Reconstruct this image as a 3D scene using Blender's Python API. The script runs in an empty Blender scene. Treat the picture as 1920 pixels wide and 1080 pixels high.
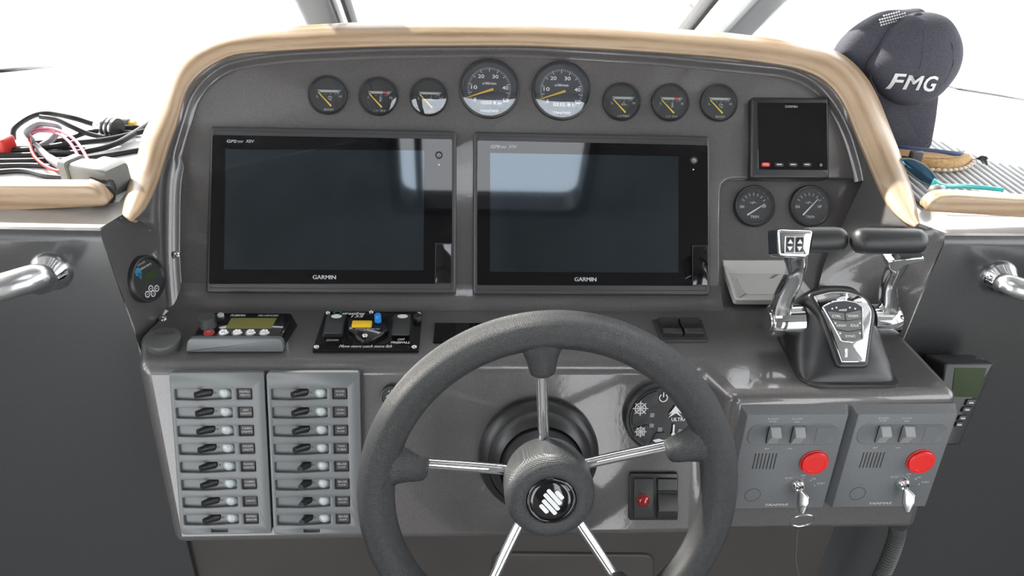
import bpy, bmesh, math, random
from mathutils import Vector as V, Matrix
from math import sin, cos, pi, radians as R

random.seed(7)
sc = bpy.context.scene
COL = sc.collection

# ---------------------------------------------------------------- camera, sky, sun, exposure
cam_d = bpy.data.cameras.new('camera')
cam_o = bpy.data.objects.new('camera', cam_d)
COL.objects.link(cam_o)
CX = V((0.99723, -0.05984, 0.04415)); CY = V((-0.00607, 0.52632, 0.85027)); CZ = V((-0.07412, -0.84818, 0.5245))
CAM = V((-0.0162, -0.991, 1.6905))
mw = Matrix.Identity(4)
for i in range(3):
    mw[i][0] = CX[i]; mw[i][1] = CY[i]; mw[i][2] = CZ[i]; mw[i][3] = CAM[i]
cam_o.matrix_world = mw
cam_d.sensor_width = 36; cam_d.lens = 1500 / 1920 * 36
cam_d.clip_start = 0.02; cam_d.clip_end = 3000
sc.camera = cam_o

W = bpy.data.worlds.new('sky'); sc.world = W; W.use_nodes = True
wn = W.node_tree.nodes; wl = W.node_tree.links
bg = wn['Background']
tc = wn.new('ShaderNodeTexCoord'); sx = wn.new('ShaderNodeSeparateXYZ'); cr = wn.new('ShaderNodeValToRGB')
wl.new(tc.outputs['Generated'], sx.inputs[0]); wl.new(sx.outputs[2], cr.inputs[0]); wl.new(cr.outputs[0], bg.inputs[0])
cr.color_ramp.elements[0].position = 0.0; cr.color_ramp.elements[0].color = (0.97, 0.98, 1, 1)
cr.color_ramp.elements[1].position = 1.0; cr.color_ramp.elements[1].color = (0.90, 0.95, 1, 1)
bg.inputs[1].default_value = 5.5

sun_d = bpy.data.lights.new('sun', 'SUN'); sun_d.energy = 13.0; sun_d.angle = R(1.5); sun_d.color = (1, 0.95, 0.86)
sun_o = bpy.data.objects.new('sun', sun_d); COL.objects.link(sun_o)
sun_o.rotation_euler = V((-0.62, 0.62, 0.55)).to_track_quat('Z', 'Y').to_euler()

sc.view_settings.view_transform = 'Standard'
sc.view_settings.look = 'None'
sc.view_settings.gamma = 1
sc.view_settings.use_curve_mapping = False
sc.view_settings.exposure = 0.2
sc.cycles.max_bounces = 8
sc.cycles.diffuse_bounces = 4
sc.cycles.glossy_bounces = 4
sc.cycles.transparent_max_bounces = 12
sc.cycles.sample_clamp_indirect = 4

# ---------------------------------------------------------------- measuring helpers
def ray(px, py):
    return CX * ((px - 960) / 1500) - CY * ((py - 540) / 1500) - CZ
def hitp(o, n, px, py):
    d = ray(px, py)
    return CAM + d * ((o - CAM).dot(n) / d.dot(n))
def lean(a):
    return V((0, -cos(R(a)), sin(R(a))))
class Pl:                                   # a real flat surface: a point and a normal
    def __init__(s, o, n): s.o = V(o); s.n = V(n).normalized()
    def off(s, h): return Pl(s.o + s.n * h, s.n)
    def hit(s, px, py, h=0): return hitp(s.o + s.n * h, s.n, px, py)
class Fr:                                   # a thing's own frame on a surface: x along it, y up it, z out of it
    def __init__(s, pl, px=None, py=None, h=0, at=None, xd=(1, 0, 0)):
        s.pl = pl; z = pl.n; o = V(at) if at is not None else pl.hit(px, py, h)
        x = V(xd); x = (x - z * x.dot(z)).normalized(); y = z.cross(x)
        s.o, s.x, s.y, s.z = o, x, y, z
        M = Matrix.Identity(4)
        for i in range(3): M[i][0] = x[i]; M[i][1] = y[i]; M[i][2] = z[i]; M[i][3] = o[i]
        s.M = M
    def loc(s, w): d = V(w) - s.o; return V((d.dot(s.x), d.dot(s.y), d.dot(s.z)))
    def l(s, px, py, h=0): return s.loc(hitp(s.o + s.z * h, s.z, px, py))
    def q(s, pts, h=0): return [tuple(s.l(a, b, h)[:2]) for a, b in pts]

P = Pl((0, 0, 1.2), lean(35))               # instrument panel
P2 = P.off(-0.014)                          # recessed corner with the trim gauges
S = Pl(P.hit(860, 568), (0, -sin(R(3)), cos(R(3))))      # console shelf
F = Pl(S.hit(860, 688), lean(19))           # fascia under the shelf
F2 = Pl(S.hit(1580, 740), lean(5))          # engine panel face
LW = Pl(S.hit(255, 634), (0, -1, 0)); RW = Pl(S.hit(1697, 628), (0, -1, 0))
ZL = LW.hit(185, 432)[2]; ZR = RW.hit(1775, 441)[2]
DL = Pl((0, 0, ZL), (0, 0, 1)); DR = Pl((0, 0, ZR), (0, 0, 1))

# ---------------------------------------------------------------- materials
MATS = {}
KD = .68            # how dark the paints are against the daylight
def mat(name, col, rough=0.5, metal=0.0, coat=0.0, spec=0.5, ior=1.5, emis=None, crough=0.05, tint=None):
    m = bpy.data.materials.new(name); m.use_nodes = True
    b = m.node_tree.nodes['Principled BSDF']
    if metal < .5: col = tuple(c * KD for c in col)
    b.inputs['Base Color'].default_value = (*col, 1)
    b.inputs['Roughness'].default_value = rough; b.inputs['Metallic'].default_value = metal
    b.inputs['Coat Weight'].default_value = coat; b.inputs['Coat Roughness'].default_value = crough
    b.inputs['Specular IOR Level'].default_value = spec; b.inputs['IOR'].default_value = ior
    if tint: b.inputs['Specular Tint'].default_value = (*tint, 1)
    if emis: b.inputs['Emission Color'].default_value = (*col, 1); b.inputs['Emission Strength'].default_value = emis
    MATS[name] = m
    return m
def nodes(m): return m.node_tree.nodes, m.node_tree.links, m.node_tree.nodes['Principled BSDF']
def vary(m, scale, amt, c1, c2, detail=3, coord='Object', stretch=(1, 1, 1), rough=None):
    n, l, b = nodes(m)
    t = n.new('ShaderNodeTexCoord'); mp = n.new('ShaderNodeMapping'); mp.inputs['Scale'].default_value = stretch
    nz = n.new('ShaderNodeTexNoise'); nz.inputs['Scale'].default_value = scale; nz.inputs['Detail'].default_value = detail
    r = n.new('ShaderNodeValToRGB'); e = r.color_ramp.elements
    e[0].position = 0.5 - amt; e[1].position = 0.5 + amt; e[0].color = (*[c * KD for c in c1], 1); e[1].color = (*[c * KD for c in c2], 1)
    l.new(t.outputs[coord], mp.inputs[0]); l.new(mp.outputs[0], nz.inputs[0]); l.new(nz.outputs[0], r.inputs[0])
    l.new(r.outputs[0], b.inputs['Base Color'])
    return m
def bump(m, scale, strength, dist=0.001, coord='Object', stretch=(1, 1, 1)):
    n, l, b = nodes(m)
    t = n.new('ShaderNodeTexCoord'); mp = n.new('ShaderNodeMapping'); mp.inputs['Scale'].default_value = stretch
    nz = n.new('ShaderNodeTexNoise'); nz.inputs['Scale'].default_value = scale
    bp = n.new('ShaderNodeBump'); bp.inputs['Strength'].default_value = strength; bp.inputs['Distance'].default_value = dist
    l.new(t.outputs[coord], mp.inputs[0]); l.new(mp.outputs[0], nz.inputs[0]); l.new(nz.outputs[0], bp.inputs['Height'])
    l.new(bp.outputs[0], b.inputs['Normal'])
    if b.inputs['Coat Weight'].default_value > 0: l.new(bp.outputs[0], b.inputs['Coat Normal'])
    return m
def knurl(m, su, sv, strength, dist=0.0004, coord='UV'):
    n, l, b = nodes(m)
    t = n.new('ShaderNodeTexCoord'); s = n.new('ShaderNodeSeparateXYZ'); l.new(t.outputs[coord], s.inputs[0])
    def mth(op, a, bb):
        k = n.new('ShaderNodeMath'); k.operation = op
        for i, x in enumerate((a, bb)):
            if x is None: continue
            if isinstance(x, (int, float)): k.inputs[i].default_value = x
            else: l.new(x, k.inputs[i])
        return k.outputs[0]
    a = mth('MULTIPLY', s.outputs[0], su); c = mth('MULTIPLY', s.outputs[1], sv)
    h = mth('MULTIPLY', mth('SINE', mth('ADD', a, c), None), mth('SINE', mth('SUBTRACT', a, c), None))
    bp = n.new('ShaderNodeBump'); bp.inputs['Strength'].default_value = strength; bp.inputs['Distance'].default_value = dist
    l.new(h, bp.inputs['Height']); l.new(bp.outputs[0], b.inputs['Normal'])
    return m

gel = bump(vary(mat('grey_gelcoat', (.1, .1, .1), .36, 0.0, .85, crough=.08), 900, .12, (.076, .071, .071), (.120, .113, .112), 2), 160, .10, .0006)
gelw = bump(vary(mat('wall_gelcoat', (.06, .06, .06), .4, 0, .5, crough=.16), 900, .1, (.036, .037, .038), (.052, .053, .054), 2), 200, .1, .0005)
deck = bump(vary(mat('deck_gelcoat', (.4, .38, .36), .4, 0, .9, crough=.1), 60, .2, (.42, .40, .375), (.48, .455, .43)), 200, .08, .0005)
liner = mat('white_liner', (.8, .8, .8), .5)
head = vary(mat('headliner', (.3, .3, .29), .7), 30, .2, (.16, .157, .153), (.20, .197, .193))
lowr = vary(mat('brown_grey_panel', (.09, .08, .075), .5), 4, .2, (.055, .049, .046), (.072, .064, .06))
blk = mat('black_plastic', (.018, .018, .019), .38)
blk2 = bump(mat('black_textured_plastic', (.028, .029, .03), .5), 900, .25, .0003)
blkg = mat('black_gloss', (.006, .006, .007), .08, 0, .3)
bez = mat('charcoal_bezel', (.04, .04, .042), .42)
scrn = mat('display_border_glass', (.004, .004, .005), .035, 0, 0)
lcd = vary(mat('display_screen', (.012, .014, .017), .045, 0, 0, ior=1.78, tint=(.74, .87, 1)), 14, .25, (.006, .009, .011), (.018, .022, .026), 4)
lcdg = mat('olive_lcd', (.18, .165, .03), .25)
lcdk = mat('dark_green_lcd', (.035, .055, .018), .3, spec=.15)
chrome = mat('chrome', (.85, .86, .87), .05, 1.0)
keym = mat('key_metal', (.5, .5, .5), .22, 1.0)
steel = bump(mat('brushed_steel', (.72, .73, .74), .26, 1.0), 300, .05, .0003, stretch=(1, 1, 1))
white = mat('white_print', (.85, .86, .86), .5)
wprint = mat('soft_white_print', (.5, .52, .53), .5)
teal = mat('teal_print', (.02, .25, .22), .5)
yel = mat('yellow_needle', (.85, .62, .05), .4)
gold = mat('gold_needle', (.62, .40, .04), .35)
yelp = mat('yellow_plastic', (.9, .55, .01), .4)
blue = mat('blue_plastic', (.01, .25, .75), .35)
bluep = mat('blue_print', (.02, .2, .35), .5)
red = mat('red_plastic', (.8, .015, .012), .35)
redp = mat('red_print', (.65, .04, .04), .5)
redl = mat('red_lens', (.35, .01, .012), .12, 0, .5)
gpl = bump(mat('switch_panel_grey', (.155, .168, .172), .36), 700, .12, .0003)
epl = bump(vary(mat('engine_panel_grey', (.115, .125, .135), .5), 500, .15, (.125, .132, .138), (.15, .158, .165)), 700, .1, .0003)
eswi = mat('engine_switch_grey', (.30, .31, .31), .45)
grill = mat('grill_black', (.01, .01, .01), .7)
lamp = mat('milky_lens', (.55, .6, .6), .2, 0, .3)
label = mat('label_plate', (.045, .042, .042), .5)
dial = mat('dial_black', (.014, .014, .015), .6)
dialb = mat('dial_blue_black', (.035, .04, .05), .6)
capg = bump(mat('cap_rubber', (.10, .105, .10), .45), 700, .2, .0003)
keyg = mat('keypad_grey', (.16, .165, .155), .5)
trayg = mat('tray_grey', (.62, .62, .59), .4)
rubber = knurl(mat('wheel_rubber', (.034, .036, .037), .40), 2500, 2500, .55, .0005)
hubr = knurl(mat('hub_rubber', (.042, .045, .048), .42), 2300, 2300, .6, .0005, 'Object')
grip = bump(mat('grip_rubber', (.018, .019, .020), .45), 500, .2, .0003)
cap_f = bump(vary(mat('cap_fabric', (.03, .03, .045), .9), 400, .2, (.05, .05, .068), (.078, .078, .10)), 420, .5, .001)
straw = vary(mat('woven_straw', (.5, .3, .1), .8), 200, .2, (.42, .24, .08), (.7, .45, .2), stretch=(1, 4, 1))
tan = mat('tan_leather', (.55, .33, .14), .7)
navy = mat('navy_band', (.01, .04, .13), .6)
fur = mat('dark_cord', (.03, .04, .045), .9)
cable = mat('black_cable', (.02, .02, .022), .45)
cgrey = mat('grey_cable', (.35, .35, .38), .5)
pink = mat('pink_wire', (.75, .25, .35), .5)
redw = mat('red_wire', (.75, .04, .03), .45)
plugg = mat('plug_grey', (.22, .225, .21), .5)
plugd = mat('plug_dark', (.05, .045, .05), .5)
matr = mat('ribbed_mat', (.85, .85, .85), .8)
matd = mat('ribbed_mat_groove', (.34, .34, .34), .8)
aqua = mat('aqua_plastic', (.05, .62, .62), .3)
lens = mat('mirror_lens', (.04, .10, .16), .06, .7)
hose = mat('hose_grey', (.10, .10, .10), .4)
seal = mat('black_seal', (.012, .014, .016), .6)
mull = bump(mat('grey_pillar', (.16, .18, .2), .4, 0, .2), 20, .1)
exth = mat('white_foredeck', (1.2, 1.2, 1.2), .5)
brgnd = vary(mat('bright_ground', (.7, .7, .7), .7), .6, .3, (1.1, 1.1, 1.1), (1.25, 1.25, 1.25))  # made-up pale ground, coloured bright so the outside burns out

def woodmat():
    m = mat('pale_teak', (.5, .35, .2), .42, 0, .15)
    n, l, b = nodes(m)
    t = n.new('ShaderNodeTexCoord')
    mp = n.new('ShaderNodeMapping'); mp.inputs['Scale'].default_value = (1, 9, 9)
    nz = n.new('ShaderNodeTexNoise'); nz.inputs['Scale'].default_value = 7; nz.inputs['Detail'].default_value = 5; nz.inputs['Distortion'].default_value = .6
    wv = n.new('ShaderNodeTexWave'); wv.wave_type = 'RINGS'; wv.inputs['Scale'].default_value = 3; wv.inputs['Distortion'].default_value = 3.5
    wv.inputs['Detail'].default_value = 2; wv.inputs['Detail Scale'].default_value = 1.2
    fi = n.new('ShaderNodeTexNoise'); fi.inputs['Scale'].default_value = 60; fi.inputs['Detail'].default_value = 3
    mp2 = n.new('ShaderNodeMapping'); mp2.inputs['Scale'].default_value = (1, 14, 14)
    l.new(t.outputs['UV'], mp.inputs[0]); l.new(mp.outputs[0], nz.inputs[0]); l.new(mp.outputs[0], wv.inputs[0])
    l.new(t.outputs['UV'], mp2.inputs[0]); l.new(mp2.outputs[0], fi.inputs[0])
    mx = n.new('ShaderNodeMix'); mx.data_type = 'FLOAT'; mx.inputs[0].default_value = .3
    l.new(nz.outputs[0], mx.inputs[2]); l.new(wv.outputs[0], mx.inputs[3])
    mx2 = n.new('ShaderNodeMix'); mx2.data_type = 'FLOAT'; mx2.inputs[0].default_value = .3
    l.new(mx.outputs[0], mx2.inputs[2]); l.new(fi.outputs[0], mx2.inputs[3])
    r = n.new('ShaderNodeValToRGB'); e = r.color_ramp.elements
    e[0].position = .36; e[1].position = .56; e[0].color = (.25, .163, .095, 1); e[1].color = (.345, .25, .16, 1)
    l.new(mx2.outputs[0], r.inputs[0]); l.new(r.outputs[0], b.inputs['Base Color'])
    return m
wood = woodmat()

def glassmat(name, f0=1.5, tint=(1, 1, 1), rough=0.0):
    m = bpy.data.materials.new(name); m.use_nodes = True
    n = m.node_tree.nodes; l = m.node_tree.links; n.remove(n['Principled BSDF'])
    o = n['Material Output']; tr = n.new('ShaderNodeBsdfTransparent'); gl = n.new('ShaderNodeBsdfGlossy')
    gl.inputs['Roughness'].default_value = rough; gl.inputs['Color'].default_value = (*tint, 1)
    lw = n.new('ShaderNodeLayerWeight'); lw.inputs[0].default_value = .5
    pw = n.new('ShaderNodeMath'); pw.operation = 'POWER'; pw.inputs[1].default_value = 5; ml = n.new('ShaderNodeMath'); ml.operation = 'MULTIPLY_ADD'
    k = ((f0 - 1) / (f0 + 1)) ** 2; ml.inputs[1].default_value = 1 - k; ml.inputs[2].default_value = k
    mx = n.new('ShaderNodeMixShader')
    l.new(lw.outputs['Facing'], pw.inputs[0]); l.new(pw.outputs[0], ml.inputs[0])
    l.new(ml.outputs[0], mx.inputs[0]); l.new(tr.outputs[0], mx.inputs[1]); l.new(gl.outputs[0], mx.inputs[2]); l.new(mx.outputs[0], o.inputs[0])
    return m
glens = glassmat('gauge_glass', 2.08, (.9, .95, 1))
wind = glassmat('windshield_glass', 1.45)

# ---------------------------------------------------------------- mesh helpers
def area2(p): return sum(p[i][0] * p[(i + 1) % len(p)][1] - p[(i + 1) % len(p)][0] * p[i][1] for i in range(len(p))) / 2
def ccw(p): return list(p) if area2(p) > 0 else list(reversed(p))
def inset(p, d):
    n = len(p); out = []
    for i in range(n):
        a, b, c = V(p[i - 1][:2]), V(p[i][:2]), V(p[(i + 1) % n][:2])
        e1 = (b - a); e2 = (c - b)
        if e1.length < 1e-9 or e2.length < 1e-9: out.append(tuple(b)); continue
        e1.normalize(); e2.normalize()
        n1 = V((-e1.y, e1.x)); n2 = V((-e2.y, e2.x)); k = n1 + n2
        L = max(k.dot(n1), .35)
        out.append(tuple(b + k * (d / L)))
    return out
def rnd(p, r, seg=5):
    """round the corners of a 2-D outline"""
    n = len(p); out = []
    rs = r if isinstance(r, (list, tuple)) else [r] * n
    for i in range(n):
        a, b, c = V(p[i - 1][:2]), V(p[i][:2]), V(p[(i + 1) % n][:2])
        rr = min(rs[i], .48 * (a - b).length, .48 * (c - b).length)
        if rr < 1e-6: out.append(tuple(b)); continue
        u = b + (a - b).normalized() * rr; w = b + (c - b).normalized() * rr
        for k in range(seg + 1):
            t = k / seg
            out.append(tuple(u * (1 - t) ** 2 + b * 2 * t * (1 - t) + w * t * t))
    return out
def rect(x0, x1, y0, y1, r=0, seg=4):
    p = [(x0, y0), (x1, y0), (x1, y1), (x0, y1)]
    return rnd(p, r, seg) if r else p
def circ(cx, cy, r, n=40, ry=None): return [(cx + r * cos(2 * pi * i / n), cy + (ry or r) * sin(2 * pi * i / n)) for i in range(n)]
def cr_spline(pts, n, closed=False):
    pts = [V(p) for p in pts]; m = len(pts); out = []
    if closed: ext = [pts[-1]] + pts + [pts[0], pts[1]]; segs = m
    else: ext = [pts[0] * 2 - pts[1]] + pts + [pts[-1] * 2 - pts[-2]]; segs = m - 1
    tot = n if closed else n - 1
    for i in range(n):
        t = i / tot * segs; k = min(int(t), segs - 1); u = t - k
        a, b, c, d = ext[k:k + 4]
        out.append(.5 * ((2 * b) + (c - a) * u + (2 * a - 5 * b + 4 * c - d) * u * u + (3 * b - a - 3 * c + d) * u ** 3))
    return out
def resamp(pts, n):
    pts = [V(p) for p in pts]; d = [0]
    for a, b in zip(pts, pts[1:]): d.append(d[-1] + (b - a).length)
    out = []; k = 0
    for i in range(n):
        s = d[-1] * i / (n - 1)
        while k < len(d) - 2 and d[k + 1] < s: k += 1
        f = (s - d[k]) / max(d[k + 1] - d[k], 1e-9); out.append(pts[k].lerp(pts[k + 1], min(max(f, 0), 1)))
    return out

class G:
    def __init__(s): s.v = []; s.f = []; s.uv = {}
    def add(s, vs, fs):
        b = len(s.v); s.v += [tuple(V(x).to_3d()) if len(x) < 3 else tuple(x) for x in vs]; s.f += [[i + b for i in f] for f in fs]; return b
    def rings(s, rs, closed=True, cap0=False, cap1=False, uv=False):
        n = len(rs[0]); b = len(s.v)
        for r in rs: s.v += [tuple(x) for x in r]
        for j in range(len(rs) - 1):
            for i in range(n if closed else n - 1):
                k = (i + 1) % n
                f = [b + j * n + i, b + j * n + k, b + (j + 1) * n + k, b + (j + 1) * n + i]
                if uv:
                    s.uv[len(s.f)] = [(j, i / n), (j, (i + 1) / n), (j + 1, (i + 1) / n), (j + 1, i / n)]
                s.f.append(f)
        if cap0: s.f.append([b + i for i in range(n)][::-1])
        if cap1: s.f.append([b + (len(rs) - 1) * n + i for i in range(n)])
        return s
    def prism(s, p, z0, z1, bev=0, seg=3, bot=True):
        p = ccw(p); rs = [[(x, y, z0) for x, y in p]]
        if bev:
            for k in range(seg + 1):
                a = k / seg * pi / 2; q = inset(p, bev * (1 - cos(a)))
                rs.append([(x, y, z1 - bev + bev * sin(a)) for x, y in q])
        else: rs.append([(x, y, z1) for x, y in p])
        return s.rings(rs, True, bot, True)
    def loft2(s, p0, z0, p1, z1, bev=0, seg=3):
        """outline p0 at z0 tapering to p1 at z1 (same count), rounded top edge"""
        rs = [[(x, y, z0) for x, y in p0]]
        if bev:
            for k in range(seg + 1):
                a = k / seg * pi / 2; q = inset(p1, bev * (1 - cos(a)))
                rs.append([(x, y, z1 - bev + bev * sin(a)) for x, y in q])
        else: rs.append([(x, y, z1) for x, y in p1])
        return s.rings(rs, True, True, True)
    def flat(s, p, z): p = ccw(p); s.add([(x, y, z) for x, y in p], [list(range(len(p)))]); return s
    def box(s, x0, x1, y0, y1, z0, z1, bev=0): return s.prism(rect(x0, x1, y0, y1, bev * 1.5 if bev else 0, 3), z0, z1, bev)
    def lathe(s, prof, n=48, c=(0, 0), cap0=False, cap1=False):
        return s.rings([[(c[0] + r * cos(2 * pi * i / n), c[1] + r * sin(2 * pi * i / n), z) for i in range(n)] for r, z in prof], True, cap0, cap1)
    def ringflat(s, r0, r1, z, n=40, c=(0, 0)): return s.lathe([(r1, z), (r0, z)], n, c)
    def dome(s, r, z0, h, c=(0, 0), n=20, k=5): return s.lathe([(r * cos(i / k * pi / 2) + 1e-6, z0 + h * sin(i / k * pi / 2)) for i in range(k + 1)], n, c)
    def tube(s, path, r, n=12, caps=True, closed=False, uv=False, sq=1.0):
        path = [V(p) for p in path]; m = len(path); rr = r if isinstance(r, (list, tuple)) else [r] * m
        rs = []; up = None
        for i, p in enumerate(path):
            t = (path[(i + 1) % m] - path[i - 1]) if closed else (path[min(i + 1, m - 1)] - path[max(i - 1, 0)])
            t.normalize()
            if up is None: up = t.orthogonal().normalized()
            a = (up - t * up.dot(t)).normalized(); up = a; b = t.cross(a)
            rs.append([p + (a * cos(2 * pi * k / n) + b * sin(2 * pi * k / n) * sq) * rr[i] for k in range(n)])
        if closed: rs.append(rs[0])
        return s.rings(rs, True, caps and not closed, caps and not closed, uv)
    def line(s, a, b, w, z):                 # a flat printed stroke
        a = V(a[:2]); b = V(b[:2]); d = (b - a).normalized(); n_ = V((-d.y, d.x)) * w / 2
        s.add([(*(a - n_), z), (*(b - n_), z), (*(b + n_), z), (*(a + n_), z)], [[0, 1, 2, 3]]); return s
    def sphere(s, c, r, n=14, k=8, sc=(1, 1, 1)):
        rs = [[(c[0] + sc[0] * r * sin(pi * j / k) * cos(2 * pi * i / n) , c[1] + sc[1] * r * sin(pi * j / k) * sin(2 * pi * i / n), c[2] - sc[2] * r * cos(pi * j / k)) for i in range(n)] for j in range(1, k)]
        return s.rings(rs, True, True, True)
    def tf(s, M): s.v = [tuple(M @ V(x)) for x in s.v]; return s
    def join(s, o, M=None):
        b = len(s.v); s.v += [tuple(M @ V(x)) if M is not None else x for x in o.v]; s.f += [[i + b for i in f] for f in o.f]; return s
    def quadpatch(s, A, B, rows=None):
        """ruled patch between two 3-D polylines with the same count"""
        rs = [A] + (rows or []) + [B]
        return s.rings(rs, False)

def obj(name, g, m, parent=None, M=None, smooth=40, bev=0, bseg=3, kind=None, lab=None):
    me = bpy.data.meshes.new(name)
    me.from_pydata(g.v, [], g.f)
    if g.uv:
        ul = me.uv_layers.new(name='UVMap')
        for pi_, poly in enumerate(me.polygons):
            if pi_ in g.uv:
                for li, uvv in zip(poly.loop_indices, g.uv[pi_]): ul.data[li].uv = uvv
    bm = bmesh.new(); bm.from_mesh(me)
    bmesh.ops.remove_doubles(bm, verts=bm.verts, dist=1e-7)
    bmesh.ops.recalc_face_normals(bm, faces=bm.faces); bm.to_mesh(me); bm.free()
    if smooth:
        for p in me.polygons: p.use_smooth = True
        me.set_sharp_from_angle(angle=R(smooth))
    me.materials.append(m)
    o = bpy.data.objects.new(name, me); COL.objects.link(o)
    if parent is not None: o.parent = parent
    if M is not None:
        if parent is not None: o.matrix_local = M
        else: o.matrix_world = M
    if bev:
        b = o.modifiers.new('bevel', 'BEVEL'); b.width = bev; b.segments = bseg; b.limit_method = 'ANGLE'; b.angle_limit = R(25)
    if kind: o['kind'] = kind
    if lab: o['label'] = lab
    return o
def tag(o, lab, cat, group=None):
    o['label'] = lab; o['category'] = cat
    if group: o['group'] = group
    return o
def thing(name, lab, cat, M, group=None):
    o = bpy.data.objects.new(name, None); COL.objects.link(o); o.matrix_world = M; o.empty_display_size = .02
    return tag(o, lab, cat, group)
def struct(name, g, m, **k):
    o = obj(name, g, m, **k); o['kind'] = 'structure'; return o

def textg(lines, z=.0004):
    """lines: (string, x_centre, y_centre, width, height[, italic shear[, bold[, rotation]]]) -> flat lettering fitted to those sizes"""
    g = G()
    more = []
    for ln in lines:
        if 'M' in ln[0] and len(ln) > 6 and ln[6] > .015:      # heavier strokes for letters that an outline offset would close up
            d_ = ln[4] * .035; more += [(ln[0], ln[1] + k_ * d_, *ln[2:6], 0, *ln[7:]) for k_ in (-1, 1)]
    for ln in list(lines) + more:
        st, cx, cy, w, h = ln[:5]; sh = ln[5] if len(ln) > 5 else 0; bo = ln[6] if len(ln) > 6 else .012; ro = ln[7] if len(ln) > 7 else 0
        cu = bpy.data.curves.new('t', 'FONT'); cu.body = st; cu.size = 1; cu.shear = sh; cu.offset = 0 if 'M' in st or 'W' in st else min(bo, .02); cu.resolution_u = 3
        o = bpy.data.objects.new('t', cu); COL.objects.link(o)
        me = bpy.data.meshes.new_from_object(o)
        vs = [v.co.copy() for v in me.vertices]; fs = [list(p.vertices) for p in me.polygons]
        bpy.data.objects.remove(o); bpy.data.curves.remove(cu); bpy.data.meshes.remove(me)
        if not vs: continue
        x0 = min(v.x for v in vs); x1 = max(v.x for v in vs); y0 = min(v.y for v in vs); y1 = max(v.y for v in vs)
        sx_ = w / (x1 - x0) if w else h / (y1 - y0); sy_ = h / (y1 - y0)
        out = []
        for v in vs:
            x = (v.x - (x0 + x1) / 2) * sx_; y = (v.y - (y0 + y1) / 2) * sy_
            out.append((cx + x * cos(ro) - y * sin(ro), cy + x * sin(ro) + y * cos(ro), z))
        g.add(out, fs)
    return g
def pxtext(fr, items, h=.0004):
    """items: (string, x0, y0, x1, y1[, shear[, bold]]) boxes read on the surface at height h"""
    L = []
    for it in items:
        a = fr.l(it[1], (it[2] + it[4]) / 2, h); b = fr.l(it[3], (it[2] + it[4]) / 2, h)
        c = fr.l((it[1] + it[3]) / 2, it[2], h); d = fr.l((it[1] + it[3]) / 2, it[4], h); m = (a + b) / 2
        L.append((it[0], m.x, m.y, (b - a).length, (c - d).length) + tuple(it[5:7]))
    return textg(L, h)
def lettering(parent, g, m=None, name='lettering'): return obj(name, g, m or white, parent, smooth=0)
def T(x=0, y=0, z=0): return Matrix.Translation((x, y, z))
def RX(a): return Matrix.Rotation(R(a), 4, 'X')
def RY(a): return Matrix.Rotation(R(a), 4, 'Y')
def RZ(a): return Matrix.Rotation(R(a), 4, 'Z')
I4 = Matrix.Identity(4)

# ================================================================ the boat around the helm
XW = 1.75
# bulkheads the rails are fixed to, and the deck tops over them
def wall(name, plane, z, xo, top, low):
    def xe(zz):                      # the inner edge leans a little
        k = max((zz - low.z) / (top.z - low.z), 0); return low.x + (top.x - low.x) * k
    y = plane.o[1]; g = G(); r = .016; prof = [(y, 0.0)]
    for k in range(6):
        a = k / 5 * pi / 2; prof.append((y + r - r * cos(a), z - r + r * sin(a)))
    prof.append((y + .02, z))
    prof += [(y + .05, z), (y + .05, low.z), (y + .05, 0), (y, 0), (y, low.z)]; prof.pop(0)
    g.rings([[(xo, a, b) for a, b in prof], [(xe(b), a, b) for a, b in prof]], True, True, True)
    return struct(name, g, gelw)
wall('wall_left', LW, ZL, -XW, LW.hit(184, 430), LW.hit(253, 625))
wall('wall_right', RW, ZR, XW, RW.hit(1777, 441), RW.hit(1698, 628))
def decktop(pl, z, xw, xe, yw, corner, name):
    B, C = [tuple(pl.hit(*q_)[:2]) for q_ in corner]; yb = C[1] + .004
    g = G(); p_ = [(xw, yw), (xe, yw - .006), B, C, (xe, yb), (xe, 1.15), (xw, 1.15)]
    g.prism(p_, z - .004, z + .0002); g.prism([(xw, yw + .03), (xe, yw + .03), (xe, 1.15), (xw, 1.15)], z - .03, z - .005); return struct(name, g, deck, smooth=20)
decktop(DL, ZL, -XW, LW.hit(184, 431)[0], LW.o[1] + .012, ((232, 401), (252, 366)), 'trim_1')
decktop(DR, ZR, XW, RW.hit(1776, 441)[0], RW.o[1] + .012, ((1724, 419), (1706, 380)), 'trim_2')
g = G(); g.box(-XW, LW.hit(183, 430)[0] - .002, -.075, 1.14, ZL, ZL + .0012); struct('glare_sheet_left', g, exth)  # white sheet added over the deck, imitating its blown-out sunlight
g = G(); g.box(RW.hit(1775, 441)[0] + .03, XW, -.085, 1.14, ZR, ZR + .0012); struct('glare_sheet_right', g, exth)  # same on the right: sun glare put in as white colour
g = G(); g.box(LW.hit(183, 430)[0], RW.hit(1775, 441)[0], .15, 1.15, 1.20, ZR - .004)
struct('trim_3', g, deck)
g = G(); g.box(-XW, XW, -3.2, .9, -.05, 0); struct('floor', g, head)
# lower cabinet face under the console
g = G(); g.box(LW.hit(253, 625)[0] + .0002, RW.hit(1698, 628)[0] - .0002, RW.o[1], -.05, 0, .845); struct('wall_front', g, lowr)
lc = Pl((0, RW.o[1], 0), (0, -1, 0)); fr = Fr(lc, 1075, 1050)
g = G(); pts = rnd(fr.q([(925, 1033), (1225, 1036), (1222, 1400), (915, 1400)]), .02)
g.prism(pts, -.002, .006, .003); o = obj('locker_door', g, lowr, M=fr.M)
tag(o, 'brown-grey locker door in the bulkhead below the steering wheel', 'door')
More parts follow.
